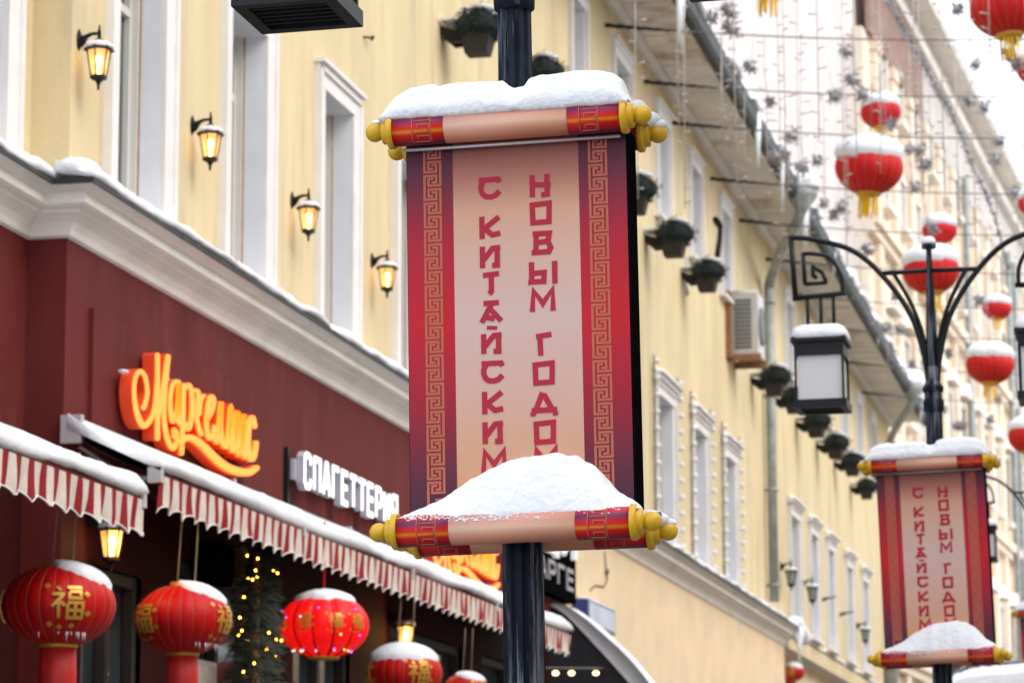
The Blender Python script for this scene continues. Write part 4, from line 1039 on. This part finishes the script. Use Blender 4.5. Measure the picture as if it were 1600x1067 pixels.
def fringe(b, r, z0, z1, n=40, wob=.06, seed=0):
    for k in range(15):
        a = 2 * math.pi * k / 15 + random.uniform(-.06, .06); w_ = r * random.uniform(.08, .14); l = z1 + random.uniform(-.03, .07); o = random.uniform(.86, 1.05)
        c, s_ = math.cos(a), math.sin(a); t = Vector((-s_, c, 0)) * w_; p0 = Vector((c * r * .9, s_ * r * .9, z0)); p1 = Vector((c * r * o, s_ * r * o, (z0 + z1) / 2)); p2 = Vector((c * r * o, s_ * r * o, l)) + t * random.uniform(-.8, .8)
        b.add([p0 - t, p0 + t, p1 - t, p1 + t, p2 - t * .8, p2 + t * .8], [(0, 1, 3, 2), (2, 3, 5, 4)])
def street_lantern():
    t = thing('red_lantern', (0, 0, 0), '', 'lantern', 'snow capped red lanterns hung over the street')
    lantern_body(.5, .40, 20, .035).build('shade', RED2, t, world=False)
    m = MB()
    for k in range(20):
        u = 2 * math.pi * k / 20; m.tube([spheroid(u, R(v), .5 * .968, .40, .004) for v in range(-66, 67, 11)], .008, 4, False)
    m.build('ribs', GOLDRIB, t, world=False)
    lantern_snow(.5, .40, .10, R(18), seed=1.5).build('snow', SNOW, t, world=False)
    m = MB(); m.lathe([(.19, -.35), (.19, -.40), (.17, -.42)], 28); m.build('ring', GOLD, t, world=False); m = MB(); m.lathe([(.16, .37), (.16, .47), (.05, .52)], 20); m.build('ring', GOLD, t, world=False)
    m = MB(); fringe(m, .15, -.40, -.74); m.build('tassel', TASYEL, t, world=False)
    m = MB(); m.tube([(0, 0, .45), (0, 0, 1.25)], .008, 5); m.build('cord', CABLE, t, world=False)
    return t
sl = street_lantern()
SL = [((1358, 262), 47.2, 1.04, 'largest fully visible red lantern over the street, smaller one touching its snowy top'), ((1376, 176), 47.6, .62, 'small red lantern directly above the largest hanging one'), ((1455, 424), 54.5, 1.0, 'red lantern behind the spire of the second lamp post'), ((1468, 360), 54.9, .62, 'small red lantern just above the second lamp post spire'),
      ((1547, 570), 64, 1.0, 'red lantern left of the lamp arm at right, lower of a pair'), ((1558, 482), 64.4, .6, 'small red lantern between the two right-hand square lamp lanterns, upper of a pair'), ((1608, 682), 73, 1.0, 'red lantern at the right edge just above the second banner'), ((1573, 12), 42, 1.02, 'big red lantern at the top right corner against white sky'),
      ((1622, 108), 47.6, .66, 'red lantern slice at the right edge below the top corner one'), ((1618, 317), 54.9, .62, 'red lantern slice at the right edge above the lamp arm'), ((1202, -62), 41, 1.0, 'red lantern above the frame with only its yellow tassel showing at top')]
for i, (pp, dep, s, lab) in enumerate(SL):
    o = sl if i == 0 else copy_tree(sl)
    place(o, at(pp[0], pp[1], dep), lab, rot=(R(random.uniform(-4, 4)), R(random.uniform(-5, 5)), i * .9), scale=s)
def glyph_on(mb, az, lat, size, rx, rz, sw=.10):
    for k, s in enumerate(FU):
        def fn(u, v, h): return spheroid(R(az) + (u - .5) * size / rx, R(lat) + (v - .5) * size / rz, rx, rz, .004 + h)
        P = []
        for a, b_ in zip(s[:-1], s[1:]):
            for j in range(4): P.append((a[0] + (b_[0] - a[0]) * j / 4, a[1] + (b_[1] - a[1]) * j / 4))
        P.append(s[-1]); ribbon(mb, P, sw, fn, 0, .003 + .0008 * k)
    for a, b_ in ((-.1, -.2), (.25, -.3), (.7, -.25), (1.2, .15), (1.15, .75), (-.15, 1.0)):
        def fn2(u, v, h): return spheroid(R(az) + (u - .5) * size / rx, R(lat) + (v - .5) * size / rz, rx, rz, .004 + h)
        ribbon(mb, [(a + .07 * math.cos(x), b_ + .06 * math.sin(x)) for x in (0, 1.6, 3.1, 4.7)], .06, fn2, 0, .002, closed=True)
def shop_lantern(az_glyph, lit, snow_az, snow_lat, tilt, label, seed):
    t = thing('shop_lantern', (0, 0, 0), label, 'lantern', 'red shop lanterns hung under the awnings')
    rx, rz = .37, .27; ribs = 24 if not lit else 12
    lantern_body(rx, rz, ribs, .02 if not lit else .10).build('shade', RED if not lit else REDLIT, t, world=False)
    m = MB()
    for k in range(ribs):
        u = 2 * math.pi * k / ribs; m.tube([spheroid(u, R(v), rx * (.981 if not lit else .90), rz, .001) for v in range(-66, 67, 11)], .0032 if not lit else .012, 4, False)
    m.build('ribs', GOLDRIB if not lit else RED, t, world=False)
    for a in az_glyph:
        m = MB(); glyph_on(m, a, -1 if not lit else 4, .205 if not lit else .11, rx * (1 if not lit else 1.0), rz)
        m.build('gold_character', GOLD, t, world=False)
    lantern_snow(rx, rz, .028, R(snow_lat), R(snow_az) if snow_az is not None else None, R(tilt), seed=seed).build('snow', SNOW, t, world=False)
    m = MB(); m.lathe([(.125, -.245), (.13, -.262), (.125, -.275)], 28); m.build('ring', GOLD, t, world=False); m = MB(); m.lathe([(.10, .235), (.105, .25), (.10, .285), (.085, .287)], 28); m.build('ring', GOLD, t, world=False)
    if not lit:
        m = MB(); m.lathe([(.118, -.272), (.122, -.45), (.12, -.8)], 40, mod=lambda a, z: 1 + .03 * math.sin(a * 20)); m.build('tassel', TASRED, t, world=False)
        for k in range(9): m = MB(); a = R(random.uniform(-100, 20)); l = random.uniform(.02, .07); p = spheroid(a, R(-44), rx, rz); m.tube([p, p - Vector((0, 0, l))], [.006, .001], 5); m.build('icicle', ICE, t, world=False)
    else:
        for cname, nn in (('blue', 7), ('violet', 8), ('green', 5)):
            m = MB()
            for k in range(nn): p = spheroid(R(random.uniform(190, 360)), R(random.choice((-52, -48, -50, 10, 25, -20))), rx, rz, .01); m.ball(p, .007, 8, 6)
            m.build('led', LEDS[cname], t, world=False)
    m = MB()
    if lit: m.tube([(0, 0, .28), (0, 0, .85)], .01, 6)
    else:
        for s in (-.05, .09): m.tube([(s, 0, .28), (s * .9 + .04, 0, 1.0)], .006, 5)
    m.build('cord', CORD if not lit else RED, t, world=False)
    return t
# azimuth -90 deg faces back along the street, the camera sees about -80 deg head-on
FACE = -90 + 12
SHL = [((92, 946), 20.8, 1.03, [FACE + 17, FACE - 100], False, FACE + 92, 22, 80, 'big round red lantern nearest the left edge with a gold character facing out'),
       ((286, 968), 23.6, 1.0, [FACE - 50, FACE + 66], False, FACE + 88, 24, 75, 'round red lantern second from left, gold characters turned to its sides'),
       ((506, 977), 26.9, 1.06, [FACE - 62, FACE - 22, FACE + 18, FACE + 50], True, None, 47, 0, 'glowing lobed red lantern with coloured lights, third from left'),
       ((630, 1052), 29.6, 1.02, [FACE + 26, FACE - 70], False, None, 24, 0, 'round red lantern fourth from left, its whole top under snow'),
       ((728, 1076), 31.6, .62, [FACE + 40], False, FACE + 60, 26, 40, 'small red lantern just left of the nearest post, mostly below the frame'),
       ((1236, 1050), 66.5, .78, [FACE - 10], False, FACE + 60, 22, 30, 'distant red lantern peeking from behind the yellow stone wall corner')]
for i, (pp, dep, s, az, lit, saz, slat, tl, lab) in enumerate(SHL):
    o = shop_lantern(az, lit, saz, slat, tl, lab, i * 1.7)
    place(o, at(pp[0], pp[1], dep), scale=s)

# ================================================================== FIR WITH FAIRY LIGHTS
p = onX(400, 1000, -7.62); t = thing('fir_tree', (p.x, p.y, 0), 'dark fir hung with small yellow lights between the second and third red lanterns', 'tree')
m = MB(); m.tube([(p.x, p.y, 0), (p.x, p.y, 4.6)], [.09, .02], 8); m.build('trunk', WOOD, t)
m = MB(); fl = MB()
for k in range(5200):
    z = .4 + 4.0 * random.random() ** .9; rr = (.62 * (1 - (z - .4) / 5.4)) * random.random() ** .45; a = random.random() * 6.283
    c_ = Vector((p.x + rr * math.cos(a) * .5, p.y + rr * math.sin(a) * 2.3, z)); d = Vector((math.cos(a), math.sin(a), random.uniform(-.6, .3))).normalized() * random.uniform(.05, .12); q = d.orthogonal().normalized() * .014
    m.add([c_ - q, c_ + q, c_ + d + q * .3 - Vector((0, 0, .02)), c_ + d - q * .3 - Vector((0, 0, .02))], [(0, 1, 2, 3)])
m.build('foliage', FIR, t)
for k in range(42):
    z = 2.4 + 1.9 * random.random(); a = R(random.uniform(-160, 90)); rr = .62 * (1 - (z - .4) / 5.4) * random.uniform(.6, 1.02)
    fl = MB(); fl.ball((p.x + rr * math.cos(a) * .55 + .02, p.y + rr * math.sin(a) * 2.3, z), .0080, 6, 4); fl.build('fairy_light', FAIRY, t)

# ================================================================== FLOWER BOXES
def flower_box():
    t = thing('flower_box', (0, 0, 0), '', 'planter', 'flower boxes with round shrubs along the upper windows')
    m = MB(); m.lathe([(.23, -.32), (.32, -.02), (.34, .0), (.28, .0)], 4, Matrix.Translation((.52, 0, 0)), R(45), smooth=False); m.build('planter', PLANT, t, world=False)
    for y in (-.13, .13):
        m = MB(); m.add([(0, y - .03, .10), (.34, y - .03, .0), (.34, y - .03, -.14), (.16, y - .03, -.16), (0, y - .03, -.02), (0, y + .03, .10), (.34, y + .03, .0), (.34, y + .03, -.14), (.16, y + .03, -.16), (0, y + .03, -.02)],
              [(0, 1, 2, 3, 4), (9, 8, 7, 6, 5), (0, 5, 6, 1), (1, 6, 7, 2), (2, 7, 8, 3), (3, 8, 9, 4), (4, 9, 5, 0)]); m.build('bracket', BLACK, t, world=False)
    rnd = random.Random(5); m = MB()
    cl = [(Vector((.54 + .20 * math.cos(a), .20 * math.sin(a), .10)), .22) for a in (0, 1.3, 2.6, 3.9, 5.2)] + [(Vector((.54, 0, .2)), .24)]
    for k in range(1500):
        c_, r_ = cl[k % 6]
        d = Vector((rnd.gauss(0, 1), rnd.gauss(0, 1), rnd.gauss(0, 1))).normalized()
        q0 = c_ + d * r_ * rnd.uniform(.7, 1.08); l = rnd.uniform(.03, .06)
        a = d.orthogonal().normalized(); b_ = d.cross(a); th = rnd.random() * 6.28; a, b_ = a * math.cos(th) + b_ * math.sin(th), b_ * math.cos(th) - a * math.sin(th)
        tl = (d * .6 + a).normalized() * l
        m.add([q0 - b_ * l * .35, q0 + b_ * l * .35, q0 + tl + b_ * l * .1, q0 + tl - b_ * l * .1], [(0, 1, 2, 3)])
    for c_, r_ in cl: m.ball(c_, r_ * .78, 12, 8)
    m.build('shrub', LEAF, t, world=False)
    m = MB()
    for k in range(38):
        a = rnd.random() * 6.28; r_ = .30 * rnd.random() ** .5
        m.ball((.54 + r_ * math.cos(a), r_ * math.sin(a), .42 - r_ * r_ * 1.6), rnd.uniform(.025, .06), 8, 5, (1.3, 1.3, .35))
    m.box(.02, .2, -.26, .26, .161, .19)
    m.build('snow', SNOW, t, world=False)
    return t
fb = flower_box()
FBL = ['flower box at the top edge just left of the nearest post', 'flower box right of the nearest post, above the banner snow', 'flower box touching the right side of the large banner, upper one', 'round dark shrub in a flower box, second of the run right of the banner', 'flower box just above and left of the air conditioner', 'flower box left of the square lamp lantern, first past the drainpipe', 'flower box partly behind the lower left corner of the square lamp lantern', 'flower box just below the square lamp lantern', 'fourth flower box past the drainpipe, between lantern and second banner', 'flower box next to last before the second banner', 'last flower box in the row, touching the second banner top']
for i, (px, py) in enumerate(((758, 52), (858, 122), (996, 305), (1058, 375), (1112, 432), (1214, 596), (1246, 626), (1280, 664), (1310, 698), (1336, 726), (1360, 764))):
    p = onX(px, py, WX + .5)
    place(fb if i == 0 else copy_tree(fb), (WX, p.y, p.z), FBL[i], rot=(0, 0, R(random.uniform(-5, 5))), scale=random.uniform(.76, .88))

# ================================================================== AIR CONDITIONER
p = onX(1143, 458, WX + .18); ya = 56.3; q = onY(1143, 458, ya); q2 = onY(1185, 552, ya)
t = thing('air_conditioner', (WX, ya, q2.z), 'white air conditioner unit on a wooden bracket beside the drainpipe', 'air conditioner')
m = MB(); m.box(q.x, q2.x, ya, ya + .9, q2.z, q.z); cs = m.build('casing', ACW, t)
m = MB()
for k in range(12):
    z = q2.z + .1 + k * (q.z - q2.z - .2) / 12; m.box(q.x + .05, q2.x - .12, ya - .012, ya - .001, z, z + .055)
m.build('vent', ACG, t)
m = MB(); m.lathe([(.36, 0), (.36, .03), (.3, .035)], 24, Matrix.Translation((q2.x + .001, ya + .45, (q.z + q2.z) / 2)) @ Matrix.Rotation(R(90), 4, 'Y')); m.build('fan_grille', ACG, t)
m = MB(); m.box(WX, q2.x + .05, ya - .05, ya + .02, q2.z - .13, q2.z - .002); m.build('bracket', WOOD, t); m = MB(); m.box(WX, q2.x + .05, ya + .85, ya + .95, q2.z - .13, q2.z - .002); m.build('bracket', WOOD, t); m = MB(); m.box(WX + .002, WX + .1, ya - .3, ya - .06, q2.z - .1, q.z); m.build('bracket', WOOD, t)
m = MB(); snow_strip(m, ya, ya + .9, [(q.x, q.z + .002), (q2.x, q.z + .002), (q2.x - .03, q.z + .05), (q.x + .03, q.z + .05)], amp=.01); m.build('snow', SNOW, t)
m = MB(); pts = [onX(x, y, WX + .05) for x, y in ((1118, 342), (1126, 352), (1125, 375), (1121, 400))]; m.tube(pts, .05, 6)
tag(m.build('bent_pipe', BLACK), 'short bent black pipe on the yellow wall above the air conditioner', 'pipe')
p = onX(1072, 455, WX); m = MB(); m.box(WX, WX + .03, p.y - .1, p.y + .1, p.z - .05, p.z + .6); m.lathe([(.07, 0), (.07, .05)], 10, Matrix.Translation((WX, p.y, p.z)) @ Matrix.Rotation(R(90), 4, 'Y'))
tag(m.build('junction_box', ACW), 'small pale junction box under the flower boxes right of the banner', 'box')

# ================================================================== WINDOW BULBS (unlit strings round three lower windows)
wlab = ['string of white bulbs framing the far lower window nearest the large banner', 'string of white bulbs framing the middle one of the three bulb-framed windows', 'string of white bulbs framing the lower window closest to the drainpipe']
for i, (a, b_) in enumerate([w_ for w_ in low if 47 < w_[0] < 60]):
    t = thing('window_lights', (WX, a, 6.9), wlab[i], 'string lights', 'bulb strings round the far lower windows')
    for y in (a - .38, b_ + .46):
        for k in range(11): m = MB(); m.ball((WX + .09, y, 6.95 + k * .27), .05, 8, 6); m.build('bulb', WHITEBULB, t)
        wr = MB(); wr.tube([(WX + .04, y, 6.9), (WX + .04, y, 9.75)], .014, 5); wr.build('wire', CABLE, t)

# ================================================================== GARLANDS OVER THE STREET
def garland(Y, zw, label, strings, lmin, lmax, seed, x0=-6.6, x1=4.0):
    t = thing('street_garland', (WX, Y, zw), label, 'garland', 'cables with hanging light strings over the street'); rnd = random.Random(seed)
    def zc(x): u = (x + 8) / 16; return zw - 4 * .62 * u * (1 - u)
    m = MB(); m.tube([(x, Y, zc(x)) for x in [-8 + i for i in range(17)]], .013, 5); m.build('cable', CABLE, t)
    m = MB(); m.tube([(x, Y + .01 * math.sin(x * 40), zc(x) + .006 * math.sin(x * 33)) for x in [-8 + i * .06 for i in range(26)]], [.035 * (1 - i / 32) + .012 * nz(i * .9) for i in range(26)], 6); m.build('cable_sleeve', BLACK, t)
    for k in range(strings):
        x = x0 + (x1 - x0) * (k + rnd.uniform(.15, .85)) / strings; L = rnd.uniform(lmin, lmax)
        m = MB(); zt = zc(x); sw_ = rnd.uniform(-.03, .03)
        m.tube([(x, Y, zt), (x + sw_, Y, zt - L * .5), (x + sw_ * .4, Y, zt - L)], .007, 4)
        z = zt - .1
        while z > zt - L:
            s = rnd.choice((-1, 1)); m.tube([(x, Y, z), (x + s * rnd.uniform(.05, .12), Y + rnd.uniform(-.05, .05), z + rnd.uniform(-.01, .05))], [.006, .012], 4); z -= rnd.uniform(.14, .34)
        m.build('light_string', STRING, t)
GY = [37.0, 40.5, 43.9, 47.3, 50.1, 54.4, 58.1, 62.0, 66.0, 70.0, 75.0, 80.0]
ordn = ['nearest', 'second nearest', 'third', 'fourth', 'fifth', 'sixth', 'seventh', 'eighth', 'ninth', 'tenth', 'eleventh', 'farthest']
for i, y in enumerate(GY):
    near = i < 3
    garland(y, 14.08, 'thin dark cable over the street with hanging light strings, %s from the camera' % ordn[i], 19 if near else (9 if i < 7 else 6), 1.6 if near else .7, 4.3 if i < 2 else (3.0 if near else 1.8), 40 + i)
# spiky silver balls
def ornament():
    rnd = random.Random(3); m = MB()
    m.ball((0, 0, 0), .085, 12, 8)
    for k in range(46):
        d = Vector((rnd.gauss(0, 1), rnd.gauss(0, 1), rnd.gauss(0, 1))).normalized(); e = d.orthogonal().normalized() * .04
        m.tube([d * .07, d * .12 + e * rnd.uniform(-1, 1), d * rnd.uniform(.14, .19) + e * rnd.uniform(-1, 1)], [.012, .010, .004], 4)
    m.tube([(0, 0, .08), (0, 0, .9)], .004, 4)
    return m.build('silver_ornament', SILVER, world=False)
om = ornament(); first = True
OR = [(1111, 28, 40), (1140, 18, 40), (1143, 45, 40), (1173, 105, 43), (1203, 160, 45), (1224, 244, 47), (1254, 262, 47), (1276, 251, 47), (1287, 318, 50), (1302, 336, 50), (1315, 324, 50), (1323, 81, 43), (1333, 125, 44), (1348, 148, 44), (1303, 151, 45), (1238, 214, 46), (1213, 245, 47), (1393, 195, 47), (1386, 234, 47), (1420, 234, 50), (1438, 234, 50), (1444, 258, 50), (1429, 292, 52), (1495, 15, 42), (1525, 101, 44), (1582, 60, 42), (1576, 84, 42), (1587, 100, 43), (1515, 158, 46), (1537, 168, 46), (1562, 221, 48), (1555, 249, 50), (1458, 358, 54), (1356, 390, 52), (1398, 463, 56), (1382, 512, 58), (1407, 514, 58), (1426, 569, 62), (1474, 640, 66), (1495, 665, 66), (1502, 666, 66), (1548, 655, 66), (1529, 470, 60), (1472, 702, 70), (1482, 552, 60), (1560, 622, 66), (1585, 300, 54)]
for i, (px, py, dep) in enumerate(OR):
    o = om if i == 0 else om.copy()
    if i: COL.objects.link(o)
    o.location = at(px, py, dep); o.rotation_euler = (random.uniform(-.2, .2), random.uniform(-.2, .2), random.random() * 6.28)
    o.scale = (random.uniform(.7, .95),) * 3
    tag(o, 'small spiky silver ball hanging among the light strings over the street', 'ornament', 'spiky silver balls over the street')

t = thing('tinsel_garland', at(1388, -10, 60), 'long silver tinsel chain sagging diagonally before the tall far building', 'garland')
P = smooth_path([tuple(at(*p)) for p in ((1380, -30, 60), (1402, 28, 60), (1440, 95, 61), (1470, 150, 62), (1492, 190, 63), (1520, 260, 64), (1548, 320, 65), (1575, 420, 66))], 14)
m = MB(); m.tube(P, .012, 4); m.build('wire', CABLE, t)
m = MB(); rnd = random.Random(9)
for i, p in enumerate(P):
    if i % 2 == 0:
        c_ = Vector(p)
        for k in range(7):
            d = Vector((rnd.gauss(0, 1), rnd.gauss(0, 1), rnd.gauss(0, 1))).normalized() * rnd.uniform(.06, .16)
            m.tube([c_, c_ + d], [.03, .006], 4)
m.build('tinsel', SILVER, t)

# ================================================================== SNOWY STALL ROOF, LOWER RIGHT
Yk = 31.0; t = thing('stall_roof', onY(1560, 1090, Yk), 'snow covered stall roof with dark beams at the lower right corner', 'stall')
a0, a1, a2 = onY(1482, 1064, Yk), onY(1545, 1050, Yk), onY(1700, 1034, Yk)
m = MB(); vs = []; fs = []; P = smooth_path([tuple(a0), tuple(onY(1510, 1055, Yk)), tuple(a1), tuple(onY(1580, 1048, Yk)), tuple(onY(1640, 1040, Yk)), tuple(a2)], 6); q = len(P)
for j, (dy_, dz) in enumerate(((0, -.35), (-.02, -.03), (.06, 0), (.8, .12), (1.6, .0), (1.7, -.35))):
    for i, pt in enumerate(P): vs.append((pt[0], Yk + dy_, pt[2] + dz + .015 * nz(i * .5, j)))
for j in range(5):
    for i in range(q - 1): a = j * q + i; fs.append((a, a + 1, a + q + 1, a + q))
fs.append(tuple(j * q for j in range(6)))
m.add(vs, fs, True); m.build('snow', SNOW, t)
m = MB()
for (x0, y0_, x1, y1_) in ((1470, 1067, 1510, 1040), (1500, 1062, 1590, 1036), (1475, 1045, 1590, 1058), (1530, 1038, 1560, 1060), (1478, 1040, 1600, 1034)): m.tube([onY(x0, y0_, Yk + 2.2), onY(x1, y1_, Yk + 2.2)], .03, 6)
for x_ in (a0.x + .1, a2.x - .1): m.tube([(x_, Yk + .8, 0), (x_, Yk + .8, a0.z - .1)], .05, 8)
m.build('frame', GREY, t)
